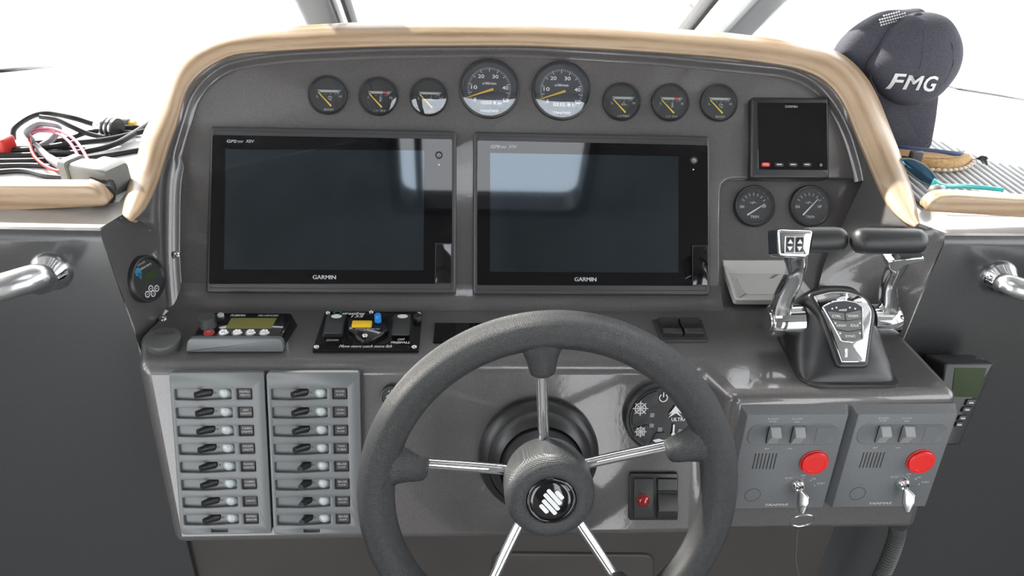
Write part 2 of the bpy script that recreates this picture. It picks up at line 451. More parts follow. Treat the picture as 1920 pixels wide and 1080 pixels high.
# roof with its hatch, sides, unseen rear bulkhead with gaps shaped for the fascia reflections
RZ0 = 2.15
def roofplate():
    g = G()
    hx0, hx1, hy0, hy1 = -.19, .385, -1.0, -.552
    X = [-XW, hx0, hx1, XW]; Y = [-2.3, hy0, hy1, .70]  # unseen front overhang, added to keep the sun off the wheel
    for i in range(3):
        for j in range(3):
            if i == 1 and j == 1: continue
            g.box(X[i], X[i + 1], Y[j], Y[j + 1], RZ0, RZ0 + .05)
    return g
struct('ceiling', roofplate(), head)
g = G()
fo = rect(-.20, .395, -1.01, -.542, .03); fi = rect(-.17, .365, -.98, -.565, .05)
g.rings([[(x, y, RZ0 - .008) for x, y in fo], [(x, y, RZ0 - .008) for x, y in fi], [(x, y, RZ0 + .07) for x, y in fi], [(x, y, RZ0 + .07) for x, y in fo], [(x, y, RZ0 - .008) for x, y in fo]])
g.box(-.125, -.105, -.98, -.565, RZ0 - .004, RZ0 + .03)
hf = struct('window_1', g, seal)
g = G(); g.box(-.165, .36, -.975, -.568, RZ0 + .045, RZ0 + .051); obj('pane', g, wind, hf)
g = G()
for x0, x1 in ((-XW, -1.5), (-.62, .40), (.64, 1.0), (1.6, XW)): g.box(x0, x1, -2.3, -2.24, 0, RZ0)  # unseen wall pieces placed to set bright and dark bands mirrored in the fascia
g.box(-1.5, -.62, -2.3, -2.24, 1.95, RZ0); g.box(.40, 1.6, -2.3, -2.24, 1.95, RZ0); g.box(.40, .64, -2.3, -2.24, 0, .45)
struct('wall_back', g, head)
for nm, s in (('wall_port', -1), ('wall_starboard', 1)):
    g = G(); g.box(min(s * XW, s * (XW + .05)), max(s * XW, s * (XW + .05)), -2.3, 1.2, 0, 1.25)
    for y0 in (-2.3, -1.1): g.box(min(s * XW, s * (XW + .05)), max(s * XW, s * (XW + .05)), y0, y0 + .12, 1.25, RZ0)
    struct(nm, g, head)
# outside: white foredeck, then made-up pale ground that keeps the view bright
g = G(); g.box(-4, 4, 1.16, 9, 1.10, 1.20); struct('foredeck', g, exth)
g = G(); g.box(-1.62, 1.62, 1.148, 1.16, 1.0, 1.3); struct('foredeck_coaming', g, exth)
g = G(); g.box(-600, 600, -600, 900, -1.2, -1.0); struct('ground', g, brgnd)

# windshield: seal line on the deck, raked pillars, panes
base = [V((-1.55, .05, ZL)), DL.hit(0, 133), DL.hit(320, 103), DL.hit(652, 100), DR.hit(1352, 110), DR.hit(1600, 118), DR.hit(1790, 166), DR.hit(1920, 187), V((1.6, .02, ZR))]
base[2] = base[1].lerp(base[2], 1.0)
g = G()
for a, b in ((0, 1), (1, 2), (2, 3)): g.tube([base[a] + V((0, -.012, .003)), base[b] + V((0, -.012, .003))], .0045, 8)
for a, b in ((4, 5), (5, 6), (6, 7), (7, 8)): g.tube([base[a] + V((0, -.010, .002)), base[b] + V((0, -.010, .002))], .0028, 8)
struct('trim_4', g, seal)
rk = (ray(997, 609) * -1).normalized(); rk.x = 0
lft = [V((-.35, 0, 0)), V((0, 0, 0)), V((0, 0, 0)), V((0, 0, 0))]
def rise(p, z): return p + rk * ((z - p.z) / rk.z)
def pillar(name, px, w, p2, m):
    a = DL.hit(px, 100) if px < 1000 else DR.hit(px, 105)
    b = rise(a, RZ0 - .02); d = (b - a).normalized(); x = V((1, 0, 0)); n = x.cross(d).normalized()
    g = G(); q = rnd([(-w / 2, -.018), (w / 2, -.018), (w / 2, .018), (-w / 2, .018)], .012)
    rs = [[p + x * u + n * v_ for u, v_ in q] for p in (a - d * .05, b)]
    g.rings(rs, True, True, True); return struct(name, g, m)
pillar('trim_5', 634, .060, 0, mull)
pillar('trim_6', 681, .008, 0, seal)
pillar('trim_7', 1332, .060, 0, mull)
pillar('trim_8', 1246, .010, 0, seal)
cpts = [base[0], base[1], base[2], base[3], base[4], base[6], base[7], base[8]]
for k, (i, j) in enumerate(((0, 1), (1, 3), (3, 4), (4, 5), (5, 7))):
    a, b = cpts[i], cpts[j]
    if k == 1: a = base[1]
    q = [a, b, rise(b, RZ0 - .03), rise(a, RZ0 - .03)]
    g = G(); n = (q[1] - q[0]).cross(q[3] - q[0]).normalized() * .005
    g.add(q + [p + n for p in q], [[0, 1, 2, 3], [7, 6, 5, 4], [0, 4, 5, 1], [1, 5, 6, 2], [2, 6, 7, 3], [3, 7, 4, 0]])
    o = struct('window_%d' % (k + 2), g, wind, smooth=0)

# ================================================================ helm console
con = thing('helm_console', 'dark grey moulded helm console with a wooden arch between the two side bulkheads', 'console', T(0, -.1, 1.0))
Mi = T(0, .1, -1.0)
def cpart(name, g, m=gel, **k): g.tf(Mi); return obj(name, g, m, con, **k)

crestL = [(317, 582), (311, 500), (310, 452), (312, 348), (320, 302), (330, 265), (342, 225), (354, 188), (376, 155), (405, 130), (440, 115), (520, 102), (640, 95), (760, 91), (960, 90)]
crestR = [(1056, 94), (1223, 104), (1320, 113), (1415, 122), (1478, 130), (1523, 149), (1551, 173), (1576, 208), (1596, 249), (1608, 285), (1617, 318), (1621, 338)]
winL = [(251, 413), (272, 393), (290, 358), (303, 323), (319, 272), (334, 229), (350, 173), (373, 142), (404, 120), (447, 103), (540, 96), (640, 91), (760, 88), (960, 87)]
hinL = [.150, .112, .062, .038, .024, .018, .017, .017, .017, .017, .017, .017, .017, .017]
winR = [(1060, 90), (1160, 95), (1250, 101), (1320, 106), (1380, 112), (1441, 120), (1494, 130), (1535, 147), (1563, 171), (1584, 204), (1600, 244), (1624, 301), (1645, 350), (1665, 389), (1690, 414), (1708, 424)]
hinR = [.017] * 10 + [.02, .027, .05, .088, .124, .146]
woutL = [(229, 396), (241, 342), (257, 292), (268, 249), (292, 206), (311, 156), (323, 124), (342, 95), (369, 78), (408, 64), (467, 54), (544, 49), (640, 43), (760, 40), (960, 40)]
woutR = [(1060, 43), (1160, 47), (1250, 53), (1320, 58), (1380, 63), (1461, 73), (1523, 84), (1559, 92), (1592, 110), (1624, 143), (1645, 179), (1665, 228), (1690, 293), (1714, 367), (1723, 410)]
NS = 120
def rs2(p, n=NS):
    d = cr_spline([(a, b, 0) for a, b in p], 400); return [(v.x, v.y) for v in resamp(d, n)]
def rsh(p, h, n=NS):
    d = cr_spline([(a, b, c * 2000) for (a, b), c in zip(p, h)], 400); r_ = resamp([(v.x, v.y, 0) for v in d], 2)
    # arc-length in the picture, carrying the height along
    L = [0]
    for a, b in zip(d, d[1:]): L.append(L[-1] + math.hypot(b.x - a.x, b.y - a.y))
    out = []; k = 0
    for i in range(n):
        s_ = L[-1] * i / (n - 1)
        while k < len(L) - 2 and L[k + 1] < s_: k += 1
        f = (s_ - L[k]) / max(L[k + 1] - L[k], 1e-9); v = d[k].lerp(d[k + 1], f); out.append((v.x, v.y, v.z / 2000))
    return out
win = rsh(winL + winR, hinL + hinR); wout = rs2(woutL + woutR)
def wring(i):
    (ax, ay, h), (bx, by) = win[i], wout[i]
    pts = []
    for s_, dh in ((0.0, -.012), (0.0, -.002), (.05, .003), (.14, .0055), (.32, .007), (.55, .006), (.74, .002), (.88, -.005), (.97, -.013), (1.0, -.022)):
        pts.append(P.hit(ax + (bx - ax) * s_, ay + (by - ay) * s_, h + dh))
    back = P.n * -.012
    pts += [pts[-1] + back, pts[0] + back]
    return pts
g = G(); rr = [wring(i) for i in range(NS)]
def shrink(r_, f, mv):
    c = sum((p for p in r_), V((0, 0, 0))) / len(r_); return [c + (p - c) * f + mv for p in r_]
d0 = (rr[0][4] - rr[1][4]).normalized(); d1 = (rr[-1][4] - rr[-2][4]).normalized()
rr = [shrink(rr[0], .55, d0 * .009), shrink(rr[0], .85, d0 * .006)] + rr + [shrink(rr[-1], .85, d1 * .006), shrink(rr[-1], .55, d1 * .009)]
g.rings(rr, True, True, True, uv=True)
for k in g.uv: g.uv[k] = [(u * .011, v_ * .09) for u, v_ in g.uv[k]]
for i in range(0): pass
cpart('wooden_arch', g, wood, lab='pale varnished wooden arch trim round the top of the console')

# flat panel, lip with a soft crest, and what lies between the lip and the wood
crest = rs2(crestL + crestR)
nfoot = []
for i, (x, y) in enumerate(crest):
    a = crest[max(i - 1, 0)]; b = crest[min(i + 1, NS - 1)]; dx, dy = b[0] - a[0], b[1] - a[1]; L_ = math.hypot(dx, dy)
    w_ = 30 if x < 900 and y > 300 else 20
    if 960 < x: w_ = 20
    nx, ny = -dy / L_, dx / L_
    nfoot.append((x + nx * w_ * .6, y + ny * w_ * .6, nx, ny, w_))
g = G(); rows = []
for i, (x, y) in enumerate(crest):
    fx, fy, nx, ny, w_ = nfoot[i]; r_ = []
    for s_, h in ((1, -.002), (.9, .0004), (.8, .0012), (.6, .003), (.42, .0062), (.25, .0092), (.1, .011), (0, .0115), (-.12, .011)):
        r_.append(P.hit(x + nx * w_ * s_, y + ny * w_ * s_, h))
    rows.append(r_)
crest3 = [r_[-1] for r_ in rows]
g.rings(rows, False); cpart('panel_lip', g, smooth=60)
# wall from the crest out to the wood
wl3 = [P.hit(a, b, h - .004) for a, b, h in win]
g = G()
c_up = [(i, p) for i, p in enumerate(crest) if not (p[0] < 500 and p[1] > 346) and not (p[0] > 1500 and p[1] > 322)]
cu3 = resamp([crest3[i] for i, p in c_up], 90)
w_up = [wl3[i] for i, p in enumerate(win) if not (p[0] < 500 and p[1] > 362) and not (p[0] > 1500 and p[1] > 318)]
wu3 = resamp(w_up, 90)
g.rings([[a, a.lerp(b, .5) - P.n * .001, b] for a, b in zip(cu3, wu3)], False); cpart('arch_edge', g, smooth=60)
# left flank
cl = resamp([cu3[0]] + [crest3[i] for i in range(NS) if crest[i][0] < 500 and crest[i][1] > 346][::-1] + [S.hit(318, 575), S.hit(320, 575) + V((0, 0, -.04))], 30)
wl_ = [wu3[0]] + [wl3[i] for i in range(NS) if win[i][0] < 500 and win[i][1] > 362][::-1] + [DL.hit(233, 400), LW.hit(186, 430), LW.hit(214, 513), LW.hit(254, 620), S.hit(255, 634), S.hit(255, 634) + V((.002, .004, -.04))]
ol = resamp(wl_, 30)
g = G(); g.rings([[a.lerp(b, t) for t in (0, .02, .06, .15, .35, .6, .9, .98, 1)] for a, b in zip(cl, ol)], False)
cpart('left_flank', g, gel, smooth=85)
flank_g = ([V(v_) - Mi.to_translation() for v_ in g.v], [list(f_) for f_ in g.f])
# right flank
cr3 = [cu3[-1], P.hit(1619, 336, .010), P.hit(1612, 352, .008), P.hit(1584, 412, .003), P.hit(1560, 462, 0), P.hit(1545, 495, -.004), P.hit(1534, 540, -.008), S.hit(1524, 572), S.hit(1522, 572) + V((0, 0, -.04))]
or3 = [wu3[-1]] + [wl3[i] for i in range(NS) if win[i][0] > 1500 and win[i][1] > 318] + [P.hit(1718, 424, .135), DR.hit(1724, 417), RW.hit(1775, 441), RW.hit(1735, 530), RW.hit(1697, 628), RW.hit(1697, 628) + V((0, .004, -.04))]
A = resamp(cr3, 34); B = resamp(or3, 34)
g = G(); g.rings([[a.lerp(b, t) for t in (0, .02, .06, .15, .4, .7, .94, 1)] for a, b in zip(A, B)], False)
cpart('right_flank', g, gel, smooth=85)
# instrument panel plate with its cut-out corner
ft = [(a, b) for a, b, *_ in nfoot]
yy = [p for p in ft if p[1] < 338 or p[0] < 900]
poly = [(334, 572)] + yy + [(1602, 334), (1374, 334), (1362, 337), (1353, 346), (1350, 358), (1349, 420), (1350, 572)]
fp = Fr(P, at=(0, 0, 1.2)); pl2 = fp.q(poly)
g = G(); g.prism(pl2, -.03, 0, .0022, 3); g.tf(fp.M); cpart('instrument_panel', g, smooth=30)
g = G(); p2 = [(x, y) for x, y in fp.q([(1362, 326), (1660, 326), (1640, 380), (1595, 470), (1560, 560), (1550, 580), (1362, 580)])]
p2[0] = (p2[0][0] - .03, p2[0][1]); p2[-1] = (p2[-1][0] - .03, p2[-1][1])
g.prism(p2, -.03, -.014); g.tf(fp.M); cpart('recessed_panel', g)
# back shell of the arch
g = G()
o3 = [r_[-3] for r_ in rr]
g.rings([[p, V((p.x * 1.04, p.y + .05, p.z - .035)), V((p.x * 1.05, p.y + .10, min(1.24, p.z - .04)))] for p in o3], False); cpart('back_shell', g)

# console body: shelf, fascia, engine pod
tp = {k: S.hit(*q) for k, q in dict(a0=(257, 664), a1=(1316, 684), a2=(1371, 742), a3=(1803, 738), a4=(1697, 626), a5=(1522, 566), a6=(312, 566), a7=(259, 684)).items()}
b0 = F.hit(325, 1024); b1 = F.hit(1308, 1010); b2 = F2.hit(1346, 1010); b3 = F2.hit(1712, 1008)
zb = b0.z
def setz(pl, p): 
    # slide down the surface to the common lower edge
    d = V((0, -pl.n[2], pl.n[1])); 
    if d.z > 0: d = -d
    return p + d * ((zb - p.z) / d.z)
b1 = setz(F, b1); b2 = setz(F2, b2); b3 = setz(F2, b3)
names = ['a7', 'a1', 'a2', 'a3', 'a4', 'a5', 'a6', 'a0']
vs = [tp[n_] for n_ in names]      # 0..7
vs += [b0, b1, b2, b3]             # 8..11
vs += [V((b3.x, -.06, zb)), V((b0.x, -.06, zb)), V((tp['a4'].x, -.06, 1.0)), V((tp['a0'].x + .02, -.06, 1.0))]  # 12..15
fs = [[0, 1, 2, 3, 4, 5, 6, 14, 7], [0, 8, 9, 1], [1, 9, 10, 2], [2, 10, 11, 3], [8, 13, 12, 11, 10, 9], [3, 11, 12, 4], [0, 7, 14, 13, 8], [4, 12, 13, 14, 6, 5]]
vs[14] = S.hit(255, 630); g = G(); g.add(vs[:15], fs)
o = cpart('console_body', g, gel, smooth=35, bev=.013, bseg=5)
# fillet where the panel runs down into the shelf
g = G()
xs = [tp['a6'].x + (P.hit(1352, 566).x - tp['a6'].x) * i / 30 for i in range(31)]
y0_, z0_ = P.hit(860, 568)[1:]
rf = .016
def fil(x):
    out = []
    up = V((0, cos(R(55)), sin(R(55)))); dn = V((0, -cos(R(3)), -sin(R(3)) )); c = V((x, y0_, z0_))
    for k in range(7):
        t = k / 6; a = c + up * rf * 1.6; b = c + dn * rf * 1.1
        out.append(a * (1 - t) ** 2 + (c + P.n * .0003) * 2 * t * (1 - t) + b * t * t + P.n * .0006)
    return out
g.rings([fil(x) for x in xs], False); cpart('panel_fillet', g, smooth=60)

# ================================================================ instrument panel things
def plotter(name, lab, outer, glass, lcdq, garmin, gps, power, dots, door, grp):
    cx = sum(p[0] for p in outer) / 4; cy = sum(p[1] for p in outer) / 4
    fr = Fr(P, cx, cy); t = thing(name, lab, 'display', fr.M, grp); h = .014
    g = G(); g.prism(rnd(fr.q(outer, h), .006), -.02, h, .0035, 3); obj('housing', g, bez, t)
    g = G(); gq = rnd(fr.q(glass, h), .003); g.prism(gq, h - .001, h + .0006, .0003, 1); obj('glass_face', g, scrn, t)
    g = G(); lq = fr.q(lcdq, h + .001); g.prism(lq, h, h + .0010); obj('screen', g, lcd, t)
    z = h + .0008
    # thin groove lines of the housing
    g = G(); oq = fr.q(outer, h)
    i1 = ccw(inset(ccw(oq), .0062)); g.rings([[(x, y, h + .0001) for x, y in i1], [(x, y, h + .0001) for x, y in inset(i1, .0007)]], True); obj('seam', g, grill, t)
    lettering(t, pxtext(fr, [('GARMIN', *garmin, 0, .02)], z))
    lettering(t, pxtext(fr, [('GPS', gps[0], gps[1], gps[0] + (gps[2] - gps[0]) * .36, gps[3], .2), ('MAP', gps[0] + (gps[2] - gps[0]) * .37, gps[1] + 1.5, gps[0] + (gps[2] - gps[0]) * .6, gps[3], .2), ('XSV', gps[0] + (gps[2] - gps[0]) * .68, gps[1], gps[2], gps[3], .2)], z), wprint)
    c = fr.l(*power, z); g = G(); g.lathe([(.0052, z), (.0052, z + .0006), (.0046, z + .001)], 24, (c.x, c.y), cap1=True); b = obj('power_button', g, blk, t)
    g = G(); r_ = .0021
    arc = [(c.x + r_ * cos(a), c.y + r_ * sin(a)) for a in [R(130 + 280 * k / 14) for k in range(15)]]
    for a, bb in zip(arc, arc[1:]): g.line(a, bb, .0006, z + .0012)
    g.line((c.x, c.y + .0002), (c.x, c.y + .0028), .0006, z + .0012); lettering(b, g, name='power_symbol')
    for k, dpt in enumerate(dots):
        c = fr.l(*dpt, z); g = G(); g.flat(circ(c.x, c.y, .0010 if k == 0 else .0007, 12), z + .0001); obj('indicator_dot', g, white if k == 0 else blkg, t, smooth=0)
    dq = fr.q(door, z); g = G(); g.prism(rnd(dq, .0015), h, z + .0012, .0006, 2); dd = obj('card_door', g, blkg, t)
    dq = ccw(dq); g = G(); g.rings([[(x, y, z + .0013) for x, y in inset(dq, -.0004)], [(x, y, z + .0013) for x, y in inset(dq, .0003)]], True); obj('door_edge', g, bez, dd)
    return t
plotter('chartplotter', 'large black chartplotter screen on the instrument panel, the one nearer the handheld and the stereo control', [(393.7, 235.5), (856, 245), (855.4, 551), (384.6, 549)],
        [(399, 253), (848, 261), (847.5, 532), (391.6, 532.5)], [(423, 280), (795.5, 282), (794, 506.5), (420, 505)], (586.5, 516, 629.6, 523.5), (425, 262, 477, 267.5), (823, 291), [(823, 309), (823, 326)], [(817, 457), (847, 457), (846, 531), (816, 531)], 'chartplotters')
plotter('chartplotter', 'large black chartplotter screen with a bright reflection, beside the trim gauges', [(888.3, 245.7), (1331, 254.6), (1333, 553.6), (886.8, 552.6)],
        [(895, 263), (1326.5, 272.5), (1328, 536), (894.6, 534.7)], [(919, 286.7), (1272, 293), (1272, 511), (919, 509.5)], (1077.5, 520, 1118, 527.5), (920, 272, 969, 278), (1300.7, 300.5), [(1300, 318), (1300, 334)], [(1298, 461), (1327, 461), (1327, 535), (1298, 535)], 'chartplotters')
bpy.data.objects['chartplotter']['label'] = 'left one of the two large black chartplotter screens, on the battery monitor side'
bpy.data.objects['chartplotter.001']['label'] = 'right one of the two large black chartplotter screens, with the bright reflection'

# small square display
fr = Fr(P, 1482, 258); t = thing('square_display', 'small square black display with a red button above the two trim gauges', 'display', fr.M); h = .013
g = G(); g.prism(rnd(fr.q([(1409.5, 181.7), (1554.5, 182), (1556, 334.5), (1408, 334)], h), .004), -.01, h, .004, 4); obj('housing', g, blk, t)
g = G(); g.prism(rnd(fr.q([(1420, 192.7), (1549.6, 192.7), (1552, 319), (1421.6, 318)], h), .002), h - .001, h + .0006, .0004, 1); obj('screen', g, scrn, t)
lettering(t, pxtext(fr, [('GARMIN', 1472, 197.6, 1495.3, 202)], h + .0008), wprint)
for k, (x, w) in enumerate(((1435, 16), (1460, 17), (1486, 17), (1512, 17))):
    a = fr.l(x - w / 2, 308.8, h); b = fr.l(x + w / 2, 308.8, h); hh = .0029; c = (a + b) / 2; L_ = (b - a).length
    g = G(); g.prism(rnd([(c.x - L_ / 2, c.y - hh), (c.x + L_ / 2, c.y - hh), (c.x + L_ / 2, c.y + hh), (c.x - L_ / 2, c.y + hh)], hh), h, h + .0018, .0006, 2)
    bt = obj('button', g, red if k == 0 else blk, t, lab='red oval button' if k == 0 else None)
    if k: gg = G(); gg.line((c.x - L_ * .28, c.y), (c.x + L_ * .28, c.y), .0013, h + .002); lettering(bt, gg, name='mark')
    else: lettering(bt, textg([('MOB', c.x, c.y, L_ * .6, .003)], h + .002), name='mark')
c = fr.l(1539, 309.7, h); g = G(); arc = [(c.x + .0016 * cos(a), c.y + .0016 * sin(a)) for a in [R(120 + 300 * k / 12) for k in range(13)]]
for a, b in zip(arc, arc[1:]): g.line(a, b, .0005, h + .0009)
g.line((c.x, c.y), (c.x, c.y + .0024), .0005, h + .0009); lettering(t, g, name='power_symbol')

# round gauges
def gauge_body(fr, px, py, rpx, lab, grp, face=dial, hh=.006, cat='gauge', nm='round_gauge'):
    r = (fr.l(px + rpx, py, hh) - fr.l(px - rpx, py, hh)).length / 2
    t = thing(nm, lab, cat, fr.M, grp)
    g = G(); g.lathe([(r, -.01), (r, hh * .5), (r * .985, hh * .85), (r * .95, hh), (r * .93, hh * .98), (r * .90, hh * .35), (r * .87, hh * .2)], 64); obj('bezel', g, blk, t)
    g = G(); g.flat(circ(0, 0, r * .89, 48), hh * .22); obj('dial_face', g, face, t)
    return t, r
def gauge_glass(t, r, hh=.006):
    g = G(); n = 4
    g.lathe([(r * .93 * cos(i / n * pi / 2) + 1e-6, hh * .93 + .0001 * sin(i / n * pi / 2)) for i in range(n + 1)], 48)
    obj('glass', g, glens, t, smooth=180)
def small_gauge(px, py, rpx, left, bottom, redseg, lab, dn=(0, 0)):
    fr = Fr(P, px, py); t, r = gauge_body(fr, px, py, rpx, lab, 'small engine gauges', nm='engine_gauge'); z = .0018
    g = G()
    x0, x1, yt, yb = -.47 * r, .60 * r, .275 * r, .15 * r
    segs = 12
    def q(u0, u1, m=g):
        sl = .12 * r
        f = lambda u, y, k: (x0 + (x1 - x0) * u + (sl * (1 - y)) * (1 - 2 * u), yt * y + yb * (1 - y))
        m.flat([(*f(u0, 0, 0),), (*f(u1, 0, 0),), (*f(u1, 1, 0),), (*f(u0, 1, 0),)], z)
    gr = G()
    for k in range(segs):
        u0 = k / segs + .006; u1 = (k + 1) / segs - .006
        q(u0, u1, gr if (redseg and 8 <= k < 11) else g)
    g.line((x0 - .04 * r, yt), (x0 + .16 * r, -.0), .02 * r, z); g.line((x1 + .06 * r, yt), (x1 - .12 * r, .08 * r), .03 * r, z)
    obj('scale_marks', g, wprint, t, smooth=0)
    if redseg: obj('red_scale_mark', gr, redp, t, smooth=0, lab='red end of the scale')
    L = [(left, -.50 * r, -.06 * r, .09 * r, .13 * r), ('H', .64 * r, -.05 * r, .12 * r, .13 * r), ('1', -.12 * r, .07 * r, 0, .07 * r), ('2', .14 * r, .07 * r, 0, .07 * r), ('3', .38 * r, .07 * r, 0, .07 * r), (bottom, .08 * r, -.74 * r, (.5 if len(bottom) < 6 else .62) * r, .11 * r)]
    lettering(t, textg(L, z), wprint)
    g = G(); c = (.10 * r, -.12 * r)       # small symbol
    if 'TEMP' in bottom:
        g.line((c[0], c[1] - .1 * r), (c[0], c[1] + .12 * r), .035 * r, z)
        for k in (-1, 0, 1): g.line((c[0], c[1] + .1 * r * k * .8), (c[0] + .09 * r, c[1] + .1 * r * k * .8), .025 * r, z)
        g.flat(circ(c[0], c[1] - .1 * r, .04 * r, 12), z)
    elif 'BOOST' in bottom:
        g.ringflat(.06 * r, .085 * r, z, 16, c); g.line((c[0], c[1] + .03 * r), (c[0] + .14 * r, c[1] + .03 * r), .025 * r, z); g.line((c[0] - .02 * r, c[1] - .12 * r), (c[0] + .13 * r, c[1] - .12 * r), .03 * r, z)
    else:
        g.line((c[0] - .12 * r, c[1] - .03 * r), (c[0] + .1 * r, c[1] - .03 * r), .03 * r, z); g.line((c[0] - .12 * r, c[1] - .03 * r), (c[0], c[1] + .09 * r), .025 * r, z); g.line((c[0], c[1] + .09 * r), (c[0] + .12 * r, c[1] - .03 * r), .025 * r, z); g.flat(circ(c[0] + .18 * r, c[1] - .04 * r, .025 * r, 10), z)
    obj('symbol', g, wprint, t, smooth=0)
    a = V((-.47 * r + dn[0] * r, .14 * r, z + .0006)); b = V((.19 * r, -.56 * r, z + .0006)); d = (b - a).normalized(); nn = V((-d.y, d.x, 0))
    g = G(); g.prism([tuple((a - nn * .018 * r)[:2]), tuple((b - nn * .04 * r)[:2]), tuple((b + nn * .04 * r)[:2]), tuple((a + nn * .018 * r)[:2])], z + .0004, z + .0010); obj('needle', g, yel, t, smooth=0)
    gauge_glass(t, r)
    return t
small_gauge(614.6, 179.2, 37.6, 'L', 'BOOST', 0, 'small round black boost gauge at the outer end of the row, above the unlit chartplotter')
small_gauge(709.4, 181.7, 37.0, 'C', 'C.W TEMP', 1, 'small round temperature gauge with a red scale end, between the end gauge and the tachometer pair, unlit side')
small_gauge(803.7, 183.1, 36.2, 'L', 'L.O PRESS', 0, 'small round oil pressure gauge touching distance from the first tachometer, left of both tachometers')
small_gauge(1165.3, 191.8, 35.8, 'L', 'L.O PRESS', 0, 'small round oil pressure gauge just right of the second tachometer')
small_gauge(1255.9, 193, 35.4, 'C', 'C.W TEMP', 1, 'small round temperature gauge with a red scale end, two places before the square display')
small_gauge(1346.9, 193.5, 35.0, 'L', 'BOOST', 0, 'small round boost gauge next to the small square display')
_gs = [o for o in bpy.data.objects if o.name.startswith('engine_gauge')]
for o, lb in zip(_gs, ['small round boost gauge, first of the row, above the outer half of the left chartplotter',
                       'small round temperature gauge with a red scale end, second of the row from the left',
                       'small round oil pressure gauge just left of the first tachometer',
                       'small round oil pressure gauge just right of the second tachometer',
                       'small round temperature gauge with a red scale end, right of the second tachometer',
                       'small round boost gauge next to the small square display']): o['label'] = lb

def tacho(px, py, rpx, digits, lab):
    fr = Fr(P, px, py); t, r = gauge_body(fr, px, py, rpx, lab, 'tachometers', dialb, nm='tachometer'); z = .0018
    g = G(); n = 50
    for k in range(n + 1):
        a = R(218 - 256 * k / n); mj = k % 5 == 0
        r0 = (.56 if k % 10 == 5 or mj and k % 10 == 0 else .60 if mj else .645) * r; r1 = .72 * r
        if mj: r0 = .58 * r
        g.line((r0 * cos(a), r0 * sin(a)), (r1 * cos(a), r1 * sin(a)), (.024 if mj else .013) * r, z)
    obj('scale_marks', g, wprint, t, smooth=0)
    L = [(s_, x * r, y * r, (.20 if len(s_) > 1 else .08) * r, .125 * r) for s_, x, y in (('0', -.47, -.37), ('10', -.50, .04), ('20', -.27, .41), ('30', .20, .41), ('40', .53, .04), ('50', .54, -.38))]
    L += [('x100r/min', 0, .18 * r, .46 * r, .085 * r), (digits, .08 * r, -.47 * r, .72 * r, .11 * r), ('YANMAR', 0, -.745 * r, .6 * r, .10 * r, .25, .03)]
    lettering(t, textg(L, z), white)
    a = V((-.78 * r, -.33 * r, z + .001)); b = V((.13 * r, -.02 * r, z + .001)); d = (b - a).normalized(); nn = V((-d.y, d.x, 0))
    g = G(); g.prism([tuple((a - nn * .01 * r)[:2]), tuple((b - nn * .04 * r)[:2]), tuple((b + nn * .04 * r)[:2]), tuple((a + nn * .01 * r)[:2])], z + .0006, z + .0014); obj('needle', g, gold, t, smooth=0)
    gauge_glass(t, r)
tacho(917.3, 167, 57, '0255 8 hr', 'large round tachometer with a gold needle, the left one of the pair')
tacho(1052.7, 170.5, 56.5, '0255 8 h', 'large round tachometer with a gold needle, the right one of the pair')

def trim_gauge(px, py, rpx, lab, nb, ll):
    fr = Fr(P2, px, py); t, r = gauge_body(fr, px, py, rpx, lab, 'trim gauges', nm='trim_gauge', hh=.008); z = .0022
    g = G(); g.lathe([(r * .80, .004), (r * .775, .0055), (r * .76, .004)], 48); obj('inner_ring', g, chrome, t)
    g = G()
    for a in range(30, 151, 20): g.line((.52 * r * cos(R(a)), .52 * r * sin(R(a)) + .0), (.66 * r * cos(R(a)), .66 * r * sin(R(a))), .035 * r, z)
    g.line((-.2 * r, .18 * r), (.12 * r, .18 * r), .035 * r, z); g.line((-.08 * r, .10 * r), (.0, .26 * r), .03 * r, z)
    obj('scale_marks', g, wprint, t, smooth=0)
    lettering(t, textg([(ll, -.58 * r, -.02 * r, .2 * r, .13 * r), ('UP', .5 * r, 0, .2 * r, .13 * r), ('TRIM', .02 * r, -.5 * r, .42 * r, .13 * r)], z), white)
    a = V((*nb, 0)) * r; b = V((-.34, -.42, 0)) * r; d = (b - a).normalized(); nn = V((-d.y, d.x, 0))
    g = G(); g.prism([tuple((a - nn * .015 * r)[:2]), tuple((b - nn * .04 * r)[:2]), tuple((b + nn * .04 * r)[:2]), tuple((a + nn * .015 * r)[:2])], z + .0006, z + .0014); obj('needle', g, white, t, smooth=0)
    gauge_glass(t, r, .008)
trim_gauge(1412.5, 387.5, 38.5, 'round black trim gauge in the recess, farther from the wooden arch', (.52, .12), 'DN')
trim_gauge(1516.5, 387.5, 38.5, 'round black trim gauge in the recess, nearer the wooden arch', (.42, .36), 'DN')

# grey tray in the recess
o_ = P2.hit(1420, 493); trp = Pl(o_, lean(68)); fr = Fr(trp, 1430, 530)
t = thing('tray', 'grey plastic tray in the recess behind the throttle levers', 'tray', fr.M)
oq = ccw(rnd(fr.q([(1355, 493), (1480, 493), (1522, 545), (1518, 562), (1379, 562)]), [.001, .001, .003, .004, .006])); 
g = G(); rin = inset(oq, .0035)
g.rings([[(x, y, -.013) for x, y in inset(oq, .0015)], [(x, y, -.001) for x, y in oq], [(x, y, 0) for x, y in inset(oq, .001)], [(x, y, 0) for x, y in rin], [(x, y, -.007) for x, y in inset(oq, .006)]], True, True, True)
obj('tray_body', g, trayg, t)
g = G(); g.prism(rnd(fr.q([(1380, 522), (1462, 522), (1480, 552), (1401, 552)], -.006), .002), -.0072, -.0055, .0006, 1); obj('raised_floor', g, trayg, t)
fq = Fr(P2, 1415, 498); g = G(); g.prism(fq.q([(1354, 488), (1478, 488), (1481, 515), (1358, 515)]), 0, .003, .001, 1); g.tf(fr.M.inverted() @ fq.M); obj('back_plate', g, trayg, t)

